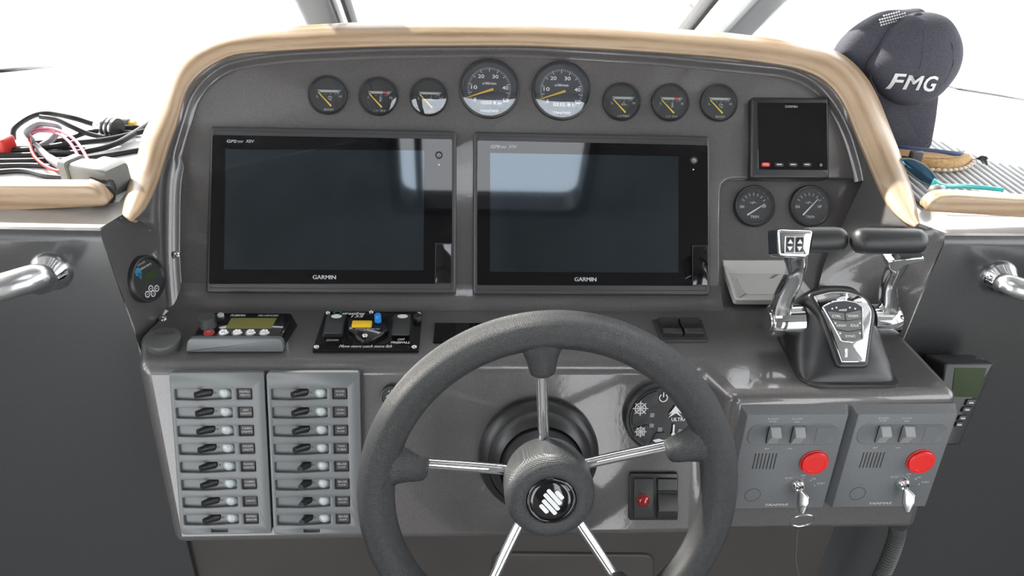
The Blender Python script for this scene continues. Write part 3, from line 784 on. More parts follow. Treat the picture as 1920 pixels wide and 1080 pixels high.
# screws
def screw(pl, x, y, lab, r=.0048, h=0):
    fr = Fr(pl, x, y, h); g = G(); g.lathe([(r, 0), (r * .95, r * .3), (r * .6, r * .5), (r * .35, r * .52), (r * .3, r * .25), (1e-5, r * .25)], 20)
    o = obj('screw', g, chrome, M=fr.M); return tag(o, lab, 'screw', 'console screws')
screw(P, 331, 477, 'small round screw in the console lip beside the left chartplotter', .0046, .006)
screw(S, 306, 597, 'small round screw in the console shelf above the round socket cap')

# ---------------------------------------------------------------- side gauge on the left flank
from mathutils.bvhtree import BVHTree
bv = BVHTree.FromPolygons(flank_g[0], flank_g[1])
hs = [bv.ray_cast(CAM, ray(x, y).normalized())[0] for x, y in ((252, 500), (300, 500), (290, 560), (262, 560))]
fpn_ = (hs[2] - hs[0]).cross(hs[1] - hs[3]).normalized()
if fpn_.dot(CAM - hs[0]) < 0: fpn_ = -fpn_
fpl = Pl(sum(hs, V((0, 0, 0))) / 4, (fpn_ + (CAM - hs[0]).normalized() * .22).normalized()).off(.006)
fr = Fr(fpl, 272, 523); r = (fr.l(272, 478) - fr.l(272, 567)).length / 2
t = thing('battery_monitor', 'round black battery monitor with four small ring buttons on the inner left flank', 'gauge', fr.M)
g = G(); g.lathe([(r, -.020), (r, .004), (r * .96, .0065), (r * .90, .0068), (r * .86, .0045), (r * .84, .0035)], 56); obj('bezel', g, blk, t)
g = G(); g.flat(circ(0, 0, r * .87, 48), .0036); obj('dial_face', g, dial, t)
z = .0042; rot = R(-8)
ft = lambda X, Y: fr.l(230 + X / 9.82, 470 + Y / 9.82, z)
ee = [ft(400, 430), ft(600, 330), ft(640, 470), ft(400, 590)]; g = G(); g.flat([(p.x, p.y) for p in ee], z); obj('screen', g, lcdk, t, smooth=0)
c = ft(285, 395); g = G(); g.flat(circ(c.x, c.y, .0055, 16), z); g.flat([(c.x - .002, c.y - .001), (c.x + .005, c.y - .009), (c.x + .006, c.y)], z); obj('blue_mark', g, bluep, t, smooth=0, lab='blue printed emblem')
for X, Y in ((457, 803), (520, 697), (562, 790), (628, 694)):
    c = ft(X, Y); g = G(); g.ringflat(.0030, .0042, z, 20, (c.x, c.y)); g.ringflat(.0001, .0008, z, 8, (c.x, c.y)); obj('ring_button', g, white, t, smooth=0)
a = ft(325, 350); b = ft(525, 235); m_ = (a + b) / 2; ang = math.atan2(b.y - a.y, b.x - a.x)
a2 = ft(280, 280); b2_ = ft(415, 195); m2 = (a2 + b2_) / 2
lettering(t, textg([('victron energy', m_.x, m_.y, (b - a).length, .0042, 0, .03, ang), ('BATTERY MONITOR', m2.x, m2.y, (b2_ - a2).length, .0024, 0, .01, ang)], z), wprint)

# ================================================================ shelf things
# stereo remote
h = .017
fr = Fr(S, 445, 635); t = thing('stereo_control', 'black marine stereo control with an olive display and a round knob on the shelf', 'stereo', fr.M)
p0 = fr.q([(356, 651), (532, 651), (561, 606), (384, 604)], 0); p1 = fr.q([(362, 629), (530, 629), (550, 587), (390, 586.5)], h)
g = G(); a = ccw(rnd(p0, .008)); b = ccw(rnd(p1, .008)); g.loft2(a, 0, b, h, .0012, 2); obj('body', g, blkg, t)
# grey front bar
fa = S.hit(443, 658); fb = S.hit(443, 632, .0175); fn = Pl(fa, V((1, 0, 0)).cross(fb - fa)); f3 = Fr(fn, 443, 646)
g = G(); g.prism(rnd(f3.q([(352, 657), (533, 657), (531, 632), (353, 632)]), [.001, .003, .008, .008]), -.004, .0055, .0015, 2); g.tf(fr.M.inverted() @ f3.M); obj('front_bar', g, gpl, t)
c = fr.l(391, 611, h); rk_ = (fr.l(407, 592, h) - fr.l(376, 592, h)).length / 2
g = G(); g.lathe([(rk_, h - .001), (rk_, h + .002), (rk_ * .93, h + .003), (rk_ * .95, h + .013), (rk_ * .9, h + .0145), (rk_ * .8, h + .0142)], 32, (c.x, c.y), cap1=True); kn = obj('knob', g, blk2, t)
g = G(); g.ringflat(rk_ * .82, rk_ * .92, h + .0147, 32, (c.x, c.y)); obj('knob_ring', g, bez, kn)
c = fr.l(414, 592, h); g = G(); g.lathe([(.0042, h), (.0042, h + .002), (.003, h + .003)], 18, (c.x, c.y), cap1=True); obj('small_button', g, lamp, t)
g = G(); g.prism(fr.q([(434, 597), (519, 597), (508.5, 616.5), (422.5, 616.5)], h), h - .001, h + .0007); obj('screen', g, lcdg, t, smooth=0)
for k, x in enumerate((392, 418.7, 444.6, 469.7, 495.6)):
    c = fr.l(x, 624, h); g = G(); g.lathe([(.0066, h), (.0066, h + .001), (.0052, h + .0016), (.0048, h + .0012)], 24, (c.x, c.y), cap1=True); bt = obj('button', g, mat('red_key', (.45, .05, .05), .4) if k == 0 else steel, t, lab='red power button' if k == 0 else None)
    if k: lettering(bt, textg([(['', 'O', 'I<<', '>II', '>>I'][k], c.x, c.y, .006, .0035, 0, .03)], h + .0018), name='mark')
    else: lettering(bt, textg([('O', c.x, c.y, .004, .004)], h + .0018), name='mark')
lettering(t, pxtext(fr, [('FUSION', 432, 589.5, 461, 593, .3, .05), ('MS-NRX300', 484, 590, 522, 593, .3, .04)], h + .0003))
# round socket cap
fr = Fr(S, 309, 646); rr_ = (fr.l(343, 641, .008) - fr.l(276, 641, .008)).length / 2
o = G(); o.lathe([(rr_ * .95, 0), (rr_ * .97, .004), (rr_, .005), (rr_, .0085), (rr_ * .97, .0105), (rr_ * .8, .0112)], 48, cap1=True)
o = obj('socket_cap', o, capg, M=fr.M); tag(o, 'round dark grey rubber socket cap at the left end of the shelf', 'cap')
lettering(o, textg([('FUSION', 0, .008, rr_ * 1.1, .006, .3, .04, .12)], .0114), bez)
# winch control panel
fr = Fr(S, 688, 622); t = thing('winch_switch_panel', 'black anchor winch switch panel with two rockers and a yellow slider', 'switch panel', fr.M); h = .004
base_ = rnd(fr.q([(609, 583.5), (792, 584), (785, 657), (585, 657)], h), .002)
g = G(); g.prism(base_, 0, h, .0008, 1); obj('base_plate', g, blkg, t)
for x, y in ((614.8, 586), (696, 584.5), (785.5, 588), (593.5, 650), (776.7, 650)):
    c = fr.l(x, y, h); g = G(); g.lathe([(.0034, h), (.0032, h + .0012), (.002, h + .0019), (.0012, h + .0019), (.001, h + .001)], 16, (c.x, c.y), cap1=True); obj('screw', g, chrome, t)
def rocker(px4, top4, h1, ovx, ovy, word):
    a = ccw(fr.q(px4, h)); b = ccw(fr.q(top4, h1)); g = G(); g.loft2(rnd(a, .003), h, rnd(b, .003), h1, .0012, 2); rk = obj('rocker', g, blk2, t)
    c = fr.l(ovx, ovy, h1); g = G(); g.flat(circ(c.x, c.y, .0068, 24, .0042), h1 + .0004); ov = obj('label_plate', g, white, rk, smooth=0)
rocker([(603, 632), (643, 632), (650, 592), (612, 592)], [(607, 624), (641, 624), (646, 589), (614, 589)], .014, 631, 593.5, '')
rocker([(733, 630), (768, 630), (772, 592), (736, 592)], [(734, 627), (767, 627), (770, 588), (739, 588)], .012, 755, 593.5, '')
g = G(); pc = ccw(fr.q([(653, 618), (681, 638), (690, 638), (728, 618), (728, 596), (653, 596)], h + .007)); g.prism(rnd(pc, .0015, 3), h, h + .007, .001, 2); obj('breaker_box', g, blkg, t)
z = h + .007
c = fr.l(684.5, 629, z); g = G(); g.lathe([(.0036, z), (.0034, z + .0014), (.002, z + .002)], 16, (c.x, c.y), cap1=True); obj('screw', g, chrome, t)
g = G(); g.prism(rnd(fr.q([(659, 611), (696, 611), (698, 601.5), (661, 601.5)], z + .003), .001, 2), z - .001, z + .004, .001, 2); obj('slider', g, yelp, t, lab='yellow slider')
c = fr.l(709, 604, z); g = G(); g.lathe([(.0050, z - .001), (.0050, z + .0015)], 20, (c.x, c.y), cap1=True); g.join(G()); obj('button_collar', g, blk, t)
g = G(); g.lathe([(.0043, z), (.0043, z + .0115), (.0038, z + .0125)], 20, (c.x, c.y), cap1=True); obj('push_button', g, blue, t, lab='blue push button')
c = fr.l(783, 600, h); g = G(); g.lathe([(.0055, h), (.0055, h + .007), (.005, h + .0078)], 18, (c.x, c.y), cap1=True); obj('toggle', g, blk, t)
lettering(t, pxtext(fr, [('stressfree', 641, 585, 684, 590, .4, .05), ('DOWN', 612, 636, 635, 639.5, .2, .04), ('OFF', 745.5, 634.6, 759, 638.2, .2, .02), ('FREEFALL', 732.6, 640.2, 769, 643.8, .2, .02), ('Move more catch more fish', 636, 646.5, 735, 651.5, .4, .02)], h + .0004))
lettering(t, pxtext(fr, [('135', 658, 590.6, 682, 595.2, .2, .02)], h + .0004))
lettering(t, pxtext(fr, [('41800', 684, 613, 696, 614.6), ('IGNITION PROTECTED', 667, 615.6, 712, 617.8), ('MADE IN USA', 674, 618.6, 702, 620.6)], z + .0003), wprint)
g = G(); a = fr.l(633, 586.7, h)
for sg in (-1, 1):
    g.line((a.x + sg * .0055, a.y), (a.x + sg * .002, a.y + .003), .0012, h + .0004); g.line((a.x + sg * .0055, a.y), (a.x + sg * .002, a.y - .003), .0012, h + .0004)
g.line((a.x - .002, a.y + .003), (a.x + .002, a.y + .003), .0012, h + .0004); g.line((a.x - .002, a.y - .003), (a.x + .002, a.y - .003), .0012, h + .0004)
obj('teal_emblem', g, teal, t, smooth=0, lab='teal double arrow emblem')
# slim display strip behind the wheel
fr = Fr(S, 990, 622); g = G(); g.prism(fr.q([(815.6, 605), (1168, 605), (1172, 642), (812, 642)], .002), 0, .002, .0005, 1)
o = obj('strip_display', g, scrn, M=fr.M); tag(o, 'long slim black display strip on the shelf behind the top of the steering wheel', 'display')
# rocker pair
fr = Fr(S, 1278, 618); t = thing('rocker_switch_pair', 'pair of black rocker switches on the shelf between wheel and throttle', 'switch', fr.M)
g = G(); g.prism(rnd(fr.q([(1223, 598), (1316, 598), (1329, 638), (1240, 639)], .003), .002), 0, .003, .001, 2); obj('base_plate', g, blk2, t)
for x0, x1 in ((1232, 1272), (1272, 1312)):
    a = ccw(fr.q([(x0 + 10, 632), (x1 + 9, 632), (x1 - 1, 601), (x0 - 1, 601)], .003)); g = G()
    prof = [(0, .010), (.25, .011), (.5, .0075), (.75, .007), (1, .009)]
    xs_ = [min(p[0] for p in a), max(p[0] for p in a)]
    bl, br, tr_, tl = fr.l(x0 + 10, 632, .003), fr.l(x1 + 8, 632, .003), fr.l(x1 - 2, 601, .003), fr.l(x0 - 1, 601, .003)
    rs = []
    for u, hh in prof:
        l_ = bl.lerp(tl, u); r__ = br.lerp(tr_, u); rs.append([(l_.x, l_.y, .002), (l_.x + .001, l_.y, hh), (r__.x - .001, r__.y, hh), (r__.x, r__.y, .002)])
    g.rings(rs, True, True, True); obj('rocker', g, blk, t, smooth=30, bev=.0006, bseg=2)

# ================================================================ fascia things
def breaker(name, lab, q4, sx0, sx1, names_, downs):
    fr = Fr(F, sum(p[0] for p in q4) / 4, sum(p[1] for p in q4) / 4); h = .010
    t = thing('breaker_panel', lab, 'switch panel', fr.M, 'breaker panels')
    Q = [fr.l(*p, h) for p in q4]                     # tl tr br bl
    w = ((Q[1] - Q[0]).length + (Q[2] - Q[3]).length) / 2; H = (Q[0] - Q[3]).length
    c = (Q[0] + Q[1] + Q[2] + Q[3]) / 4; x0, x1, y0, y1 = c.x - w / 2, c.x + w / 2, c.y - H / 2, c.y + H / 2
    U = lambda u: x0 + w * u
    Yv = lambda v_: y1 - H * v_
    # face with slots: plate made from a 2-D curve with holes
    cu = bpy.data.curves.new('c', 'CURVE'); cu.dimensions = '2D'; cu.fill_mode = 'BOTH'; cu.extrude = .0030; cu.bevel_depth = .0008; cu.bevel_resolution = 1
    def loop(p):
        s_ = cu.splines.new('POLY'); s_.points.add(len(p) - 1); s_.use_cyclic_u = True
        for i, (a, b) in enumerate(p): s_.points[i].co = (a, b, 0, 1)
    loop(inset(ccw(rnd(rect(x0, x1, y0, y1), [.006, .002, .004, .006], 6)), .0008))
    rows = [.128 + .1108 * k for k in range(8)]
    for v_ in rows:
        loop(inset(rnd([(U(.045), Yv(v_ + .034)), (U(.30), Yv(v_ + .038)), (U(.645), Yv(v_ + .030)), (U(.645), Yv(v_ - .030)), (U(.045), Yv(v_ - .030))], .0016, 2), -.0008))
        loop(inset(rnd(rect(U(.70), U(.865), Yv(v_ + .033), Yv(v_ - .033)), .0012, 2), -.0008))
    loop(inset(rnd(rect(U(.33), U(.52), Yv(.990), Yv(.963)), .0012, 2), -.0004))
    o = bpy.data.objects.new('c', cu); COL.objects.link(o); me = bpy.data.meshes.new_from_object(o)
    gg = G(); gg.v = [(v.co.x, v.co.y, v.co.z + h - .0038) for v in me.vertices]; gg.f = [list(p.vertices) for p in me.polygons]
    bpy.data.objects.remove(o); bpy.data.curves.remove(cu); bpy.data.meshes.remove(me)
    obj('face_plate', gg, gpl, t, smooth=35)
    g = G(); g.prism(rnd(rect(x0 + .0006, x1 - .0006, y0 + .0006, y1 - .0006), .004), 0, h - .0052); obj('backing', g, gpl, t)
    zb_ = h - .0052
    for k, v_ in enumerate(rows):
        cy = Yv(v_)
        # toggle: short black barrel leaning out of the slot
        b = V((U(.385), cy + .0008, zb_)); dn = downs[k]
        tip = b + (V((-.0110, .0006, .0125)) if not dn else V((-.0050, .0002, .0150)))
        g = G(); g.tube([b + V((.002, 0, -.001)), b.lerp(tip, .35), b.lerp(tip, .7), tip], [.0052, .0048, .0042, .0040], 16)
        g.lathe([(.0062, zb_), (.0058, zb_ + .0012)], 18, (b.x, b.y), cap1=True)
        obj('toggle', g, blk, t)
        g = G(); lx = U(.565) if name == 0 else U(.57); g.lathe([(.0066, zb_), (.0066, zb_ + .0018), (.0060, zb_ + .002)], 24, (lx, cy)); g.dome(.0060, zb_ + .0018, .0046, (lx, cy + .0004), 20, 6); obj('indicator_lamp', g, lamp, t)
        g = G(); g.prism(rect(U(.715), U(.852), Yv(v_ + .028), Yv(v_ - .028)), zb_ - .001, zb_ + .0025, .0004, 1); lp = obj('label_plate', g, label, t)
        L = names_[k].split('/'); cx = U(.783); hh = .0025
        if len(L) == 1: tl = [(L[0], cx, cy, .0105, hh)]
        else: tl = [(s_, cx, cy + (.0022 if i == 0 else -.0022), min(.0125, .0022 * len(s_)), hh) for i, s_ in enumerate(L)]
        lettering(lp, textg(tl, zb_ + .0027), wprint)
        g = G(); g.line((U(.455), cy - .0012), (U(.455), cy + .0012), .0005, zb_ + .0003); g.line((U(.455), cy + .0012), (U(.475), cy), .0005, zb_ + .0003); g.line((U(.475), cy), (U(.455), cy - .0012), .0005, zb_ + .0003); obj('arrow_mark', g, label, t, smooth=0)
    return t
breaker(0, 'grey eight-switch breaker panel nearest the outer edge of the console', [(325, 699), (501, 698), (502.5, 1001), (331, 1003)], 0, 0, ['INSTRU-/MENTS', 'NAV/LIGHTS', 'CABIN/LIGHTS', 'COCKPIT/LIGHTS', 'FLOOD/LIGHTS', 'CABIN/LIGHTS', 'LIGHTS', 'REFRIG-/ERATOR'], [0] * 8)
breaker(1, 'grey eight-switch breaker panel between the other breaker panel and the steering wheel', [(504, 698), (681, 697), (673, 1002), (508, 1003)], 0, 0, ['WATER/PUMP', 'WASH/DOWN', 'BAIT/PUMP', 'TUNA/TUBES', 'BILGE/PUMP', 'BILGE/PUMP', 'BILGE/PUMP', 'BILGE/PUMP'], [0, 0, 0, 0, 1, 1, 1, 1])

# wiper knob
fr = Fr(F, 735, 742); r = (fr.l(757, 742) - fr.l(713, 742)).length / 2
g = G(); g.lathe([(r, 0), (r, .004), (r * .95, .006), (r * .85, .0062), (r * .8, .0045)], 36, cap1=True); o = obj('wiper_button', g, blk, M=fr.M)
tag(o, 'round black wiper button beside the steering wheel rim, near the breaker panels', 'button')
g = G(); z = .0047
for k in range(8):
    a0, a1 = R(40 + 100 * k / 8), R(40 + 100 * (k + 1) / 8); rad = r * .6
    g.line((rad * cos(a0), rad * sin(a0) - r * .35), (rad * cos(a1), rad * sin(a1) - r * .35), r * .08, z)
for a, b in (((-.45, .05), (-.25, -.4)), ((.45, .05), (.25, -.4)), ((-.25, -.4), (.25, -.4)), ((0, -.35), (.2, .2)), ((-.25, .45), (-.2, .6)), ((0, .5), (0, .65)), ((.25, .45), (.2, .6)), ((-.3, -.62), (.3, -.62))): g.line((a[0] * r, a[1] * r), (b[0] * r, b[1] * r), r * .08, z)
lettering(o, g, wprint, 'wiper_symbol')

# round trim tab control
fr = Fr(F, 1236, 779, 0); r = (fr.l(1302, 779) - fr.l(1169, 779)).length / 2
t = thing('trim_tab_control', 'round black trim tab keypad with helm symbols behind the wheel rim', 'keypad', fr.M)
g = G(); g.lathe([(r, 0), (r, .007), (r * .97, .010), (r * .91, .011), (r * .87, .0095), (r * .86, .009)], 56, cap1=True); obj('body', g, blk, t)
for a0, a1 in ((150, 196), (200, 246), (100, 146), (250, 292), (50, 92), (300, 340)):
    # wedge button
    pts = [(r * .82 * cos(R(a)), r * .82 * sin(R(a))) for a in [a0 + (a1 - a0) * k / 6 for k in range(7)]] + [(r * .42 * cos(R(a)), r * .42 * sin(R(a))) for a in (a1 - 4, a0 + 4)]
    if a0 in (300, 50): continue
    g = G(); g.prism(rnd(pts, .002, 3), .008, .0112, .0012, 2); obj('wedge_button', g, blk2, t)
z = .0116
def helm(g, cx, cy, s_):
    g.ringflat(s_ * .62, s_ * .75, z, 24, (cx, cy)); g.ringflat(s_ * .0001, s_ * .2, z, 12, (cx, cy)); g.ringflat(s_ * .36, s_ * .44, z, 16, (cx, cy))
    for k in range(8): a = R(45 * k); g.line((cx, cy), (cx + s_ * cos(a), cy + s_ * sin(a)), s_ * .11, z)
g = G(); c = fr.l(1201, 766, z); helm(g, c.x, c.y, .0098); c = fr.l(1201, 809.5, z); helm(g, c.x, c.y, .0078)
c = fr.l(1244, 746, z); arc = [(c.x + .005 * cos(a), c.y + .005 * sin(a)) for a in [R(125 + 290 * k / 16) for k in range(17)]]
for a, b in zip(arc, arc[1:]): g.line(a, b, .0012, z)
g.line((c.x, c.y + .001), (c.x, c.y + .007), .0013, z)
c = fr.l(1238, 828, z); g.flat([(c.x - .010, c.y + .002), (c.x - .002, c.y - .004), (c.x + .006, c.y - .002), (c.x + .010, c.y + .004), (c.x + .004, c.y + .002), (c.x - .002, c.y + .004)], z)
c = fr.l(1263, 806, z); g.line((c.x, c.y - .005), (c.x, c.y + .007), .0022, z); g.flat(circ(c.x, c.y - .006, .0025, 14), z)
c = fr.l(1266, 772, z)
for k in (-1, 0): g.flat([(c.x - .008, c.y - .004 + k * .004), (c.x, c.y + .008 + k * .004), (c.x + .010, c.y - .004 + k * .004), (c.x + .001, c.y + .002 + k * .004)], z)
lettering(t, g, white, 'symbols')
lettering(t, pxtext(fr, [('ULTRA', 1259, 783, 1288, 789.5, 0, .05)], z))
for x, y in ((1222.5, 778), (1221.5, 797.5), (1237, 805), (1275, 808)):
    c = fr.l(x, y, .0095); g = G(); g.prism(rnd([(c.x - .0032, c.y - .0028), (c.x + .0028, c.y - .0032), (c.x + .0034, c.y + .0026), (c.x - .0026, c.y + .0034)], .001, 2), .009, .0105, .0004, 1); obj('indicator_lamp', g, mat('lamp_grey_%d' % x, (.20, .25, .26), .3), t)

# rocker pair with red lamp
fr = Fr(F, 1226, 932); t = thing('horn_switch_panel', 'black switch plate with a red lamp and one rocker, beside the wheel hub', 'switch panel', fr.M)
g = G(); g.prism(rnd(fr.q([(1181, 888), (1272, 888), (1271.5, 976), (1179.5, 976)], .004), .003), 0, .004, .0015, 2); obj('frame', g, blk, t)
g = G(); g.prism(rnd(fr.q([(1189, 898), (1226, 898), (1225.5, 970), (1188.5, 970)], .006), .001), .003, .006, .0008, 2); obj('lamp_block', g, blk2, t)
c = fr.l(1206, 938, .006); g = G(); g.lathe([(.0083, .006), (.0083, .0075), (.0078, .008)], 28, (c.x, c.y)); obj('lamp_ring', g, redp, t); g = G(); g.dome(.0078, .0072, .0042, (c.x, c.y), 24, 6); obj('red_lamp', g, redl, t, lab='domed red lamp')
Q = [fr.l(*p, .005) for p in ((1232, 972), (1269, 972), (1269, 897), (1233, 897))]
g = G(); rs = []
for u, hh in ((0, .006), (.08, .0075), (.24, .009), (.26, .0135), (.28, .0135), (.6, .0085), (.63, .0075), (.66, .0085), (.7, .0075), (.74, .0085), (1, .0075)):
    l_ = Q[0].lerp(Q[3], u); r__ = Q[1].lerp(Q[2], u); rs.append([(l_.x, l_.y, .003), (l_.x, l_.y, hh), (r__.x, r__.y, hh), (r__.x, r__.y, .003)])
g.rings(rs, True, True, True); obj('rocker', g, blk, t, smooth=25)

# ================================================================ engine panels
efr = Fr(F2, 1480, 860); eh = .012
def E_(px, py, h=eh): return efr.l(px, py, h)
def engine_panel(lab, dx, key_ring):
    fr = Fr(F2, at=efr.o + efr.x * dx); t = thing('engine_control_unit', lab, 'control panel', fr.M, 'engine panels')
    fo = ccw([tuple(E_(*p)[:2]) for p in ((1401, 778), (1589, 779), (1544, 953), (1364, 953))])
    # squared up: true rectangle from the visible edges
    tl, trr, br = E_(1401, 778), E_(1589, 779), E_(1544, 953)
    x0, x1, y1, y0 = tl.x, (trr.x + br.x) / 2, tl.y, br.y
    outer = [(x0 - .005, y0), (x1 + .003, y0), (x1 + .003, y1 + .007), (x0 - .005, y1 + .007)]
    inner = [(x0, y0 + .0003), (x1, y0 + .0003), (x1, y1), (x0, y1)]
    g = G(); g.loft2(ccw(rnd(outer, [.001, .001, .004, .003])), 0, ccw(rnd(inner, [.0005, .0005, .0025, .002])), eh, .001, 2); obj('body', g, epl, t, smooth=30)
    # capsule recess shown as a dished rim
    a, b = E_(1402, 812), E_(1572, 816); c = (a + b) / 2; L_ = (b - a).length / 2; Hh = (E_(1480, 795) - E_(1480, 834)).length / 2
    cap_ = rnd([(c.x - L_, c.y - Hh), (c.x + L_, c.y - Hh), (c.x + L_, c.y + Hh), (c.x - L_, c.y + Hh)], Hh, 8)
    cap_ = ccw(cap_); g = G(); g.rings([[(x, y, eh + .0001) for x, y in cap_], [(x, y, eh + .0010) for x, y in inset(cap_, .0006)], [(x, y, eh + .0010) for x, y in inset(cap_, .0014)], [(x, y, eh + .0003) for x, y in inset(cap_, .0045)]], True, False, True)
    obj('switch_recess', g, epl, t, smooth=60)
    for sx_ in (1449, 1494):
        p = E_(sx_, 814); w = .0062; q = Hh * .78
        g = G(); g.prism(rect(p.x - w - .0012, p.x + w + .0012, p.y - q - .001, p.y + q + .001), eh, eh + .0006); obj('switch_slot', g, grill, t, smooth=0)
        g = G(); rs = [[(p.x + s_ * w, p.y + yy_, zz) for yy_, zz in ((-q, eh), (-q, eh + .003), (-q * .1, eh + .0075), (q * .15, eh + .0115), (q * .35, eh + .0118), (q, eh + .004), (q, eh))] for s_ in (-1, 1)]
        g.rings(rs, True, True, True); obj('lever_switch', g, eswi, t, smooth=20, bev=.0004, bseg=2)
    p = E_(1541, 817); g = G(); g.prism(rect(p.x - .0085, p.x + .0085, p.y - Hh * .8, p.y + Hh * .8), eh, eh + .0008, .0002, 1); obj('blank_plate', g, epl, t)
    for k in range(7):
        a = E_(1417 + 6.6 * k, 850); b = E_(1411 + 6.4 * k, 879); xm = (a.x + b.x) / 2
        g = G(); g.prism(rect(xm - .0006, xm + .0006, b.y, a.y), eh, eh + .0003); obj('speaker_slot', g, grill, t, smooth=0)
    p = E_(1526, 866); r = (E_(1551, 866) - E_(1501, 866)).length / 2
    g = G(); g.lathe([(r * 1.06, eh), (r * 1.06, eh + .0015), (r * 1.0, eh + .0018)], 36, (p.x, p.y)); obj('button_ring', g, redp, t)
    g = G(); g.lathe([(r * .98, eh), (r * .98, eh + .004), (r * .92, eh + .005), (r * .7, eh + .0052), (r * .68, eh + .0048)], 36, (p.x, p.y), cap1=True); obj('stop_button', g, red, t, lab='large round red button')
    p = E_(1411, 928); g = G(); g.ringflat(.0098, .0106, eh + .0003, 32, (p.x, p.y)); obj('plug_outline', g, label, t, smooth=0)
    ps = lambda s_, x, y, w, h, *a_: (s_, E_(x, y).x, E_(x, y).y, w, h, *a_)
    lettering(t, textg([ps('BUZZER', 1450, 785, .0135, .0024), ps('STOP', 1449, 790, .0095, .0024), ps('ILLUMI', 1494, 785, .012, .0024), ps('ON', 1494, 790.5, .0055, .0024),
                        ps('SET', 1438, 841, .006, .0022), ps('OFF', 1481, 841, .006, .0022), ps('BLOW', 1479, 896, .0095, .0028), ps('OFF', 1506, 891, .0062, .0028), ps('ON', 1526, 897, .005, .0028), ps('START', 1539, 906, .0105, .0028)], eh + .0004), wprint)
    lettering(t, textg([ps('YANMAR', 1456, 946, .030, .0040, .3, .05)], eh + .0004))
    g = G()
    for x, y in ((1489, 900), (1506, 896), (1520, 900), (1527, 910)): c = E_(x, y); g.flat(circ(c.x, c.y, .0007, 8), eh + .0005)
    obj('position_dots', g, white, t, smooth=0)
    # key switch
    p = E_(1497, 911, eh + .004); g = G(); g.lathe([(.0088, eh), (.0088, eh + .003), (.0078, eh + .006), (.0058, eh + .0085), (.0050, eh + .0085), (.0048, eh + .006)], 32, (p.x, p.y), cap1=True); obj('key_switch', g, chrome, t, lab='chrome key switch')
    # key: its own thing, blade in the lock, bow hanging forward
    km = fr.M @ T(p.x, p.y, eh + .006)
    bow = rnd([(-.0026, 0), (.0026, .001), (.0105, .010), (.0095, .020), (.0030, .036), (-.0022, .037), (-.0060, .022), (-.0045, .010)], .002, 3)
    k_ = G(); k_.prism(bow, 0, .0020, .0018, 4); k2_ = G(); k2_.prism(bow, 0, .0020, .0018, 4); k2_.v = [(x, y, -z) for x, y, z in k2_.v]; k_.join(k2_)
    k_.v = [(x, -y_ * .92, z_) for x, y_, z_ in k_.v]
    k_.tf(RZ(8) @ RX(-20) @ RY(-38))
    stem = G(); stem.tube([(0, 0, -.006), (0, 0, .002)], .0024, 8); k_.join(stem)
    k_.tf(T(.0, 0, .004))
    ko = obj('ignition_key', k_, keym, M=km, smooth=30)
    tag(ko, 'chrome ignition key with a split ring hanging in the engine panel by the wheel' if key_ring else 'chrome ignition key without a ring in the outer engine panel', 'key', 'ignition keys')
    if key_ring:
        g = G(); rg = .0150; n = 40
        g.tube([(rg * cos(2 * pi * i / n), rg * sin(2 * pi * i / n), 0) for i in range(n)], .0011, 8, closed=True)
        end = km.inverted() @ F2.hit(1504, 976, .040)
        g.tf(T(*end) @ RX(20)); obj('split_ring', g, steel, ko, lab='thin steel split ring')
    return t
engine_panel('grey engine control panel with a ringed key, the one nearer the steering wheel', 0, True)
x_off = F2.hit(1700, 779, eh).x - F2.hit(1494, 778, eh).x
engine_panel('grey engine control panel at the outer corner of the console', x_off, False)

# ================================================================ steering wheel
WD = .42; wa = 17.0; wn_ = lean(90 - 90 + wa); wc = V((.093, -.370, 1.045))
# centre placed so that the rim reads at the photographed size
wp = Pl(CAM + (ray(1030, 926)) * (.880), lean(wa))
fr = Fr(wp, 1031, 926); t = thing('steering_wheel', 'black rubber-grip steering wheel with five chrome spokes in front of the fascia', 'steering wheel', fr.M)
tr = .0205; rc = WD / 2 - tr
g = G(); n = 160; ring = [(rc * cos(2 * pi * i / n), rc * sin(2 * pi * i / n), 0) for i in range(n)]
rs = []
for i in range(n + 1):
    a = 2 * pi * i / n; d = V((cos(a), sin(a), 0)); c = d * rc
    rs.append([c + d * (tr * cos(2 * pi * k / 24)) + V((0, 0, tr * sin(2 * pi * k / 24))) for k in range(24)])
g.rings(rs, True, uv=True)
for k in g.uv: g.uv[k] = [(u * 2 * pi * rc / n, v_ * .129) for u, v_ in g.uv[k]]
obj('rim', g, rubber, t, smooth=180)
hz = -.052        # spokes meet behind the hub face
hub = fr.l(1020, 909, hz); hub = V((0, 0, hz))
tips = [(1017, 690), (1262, 843), (788, 877), (915, 1100), (1168, 1100)]
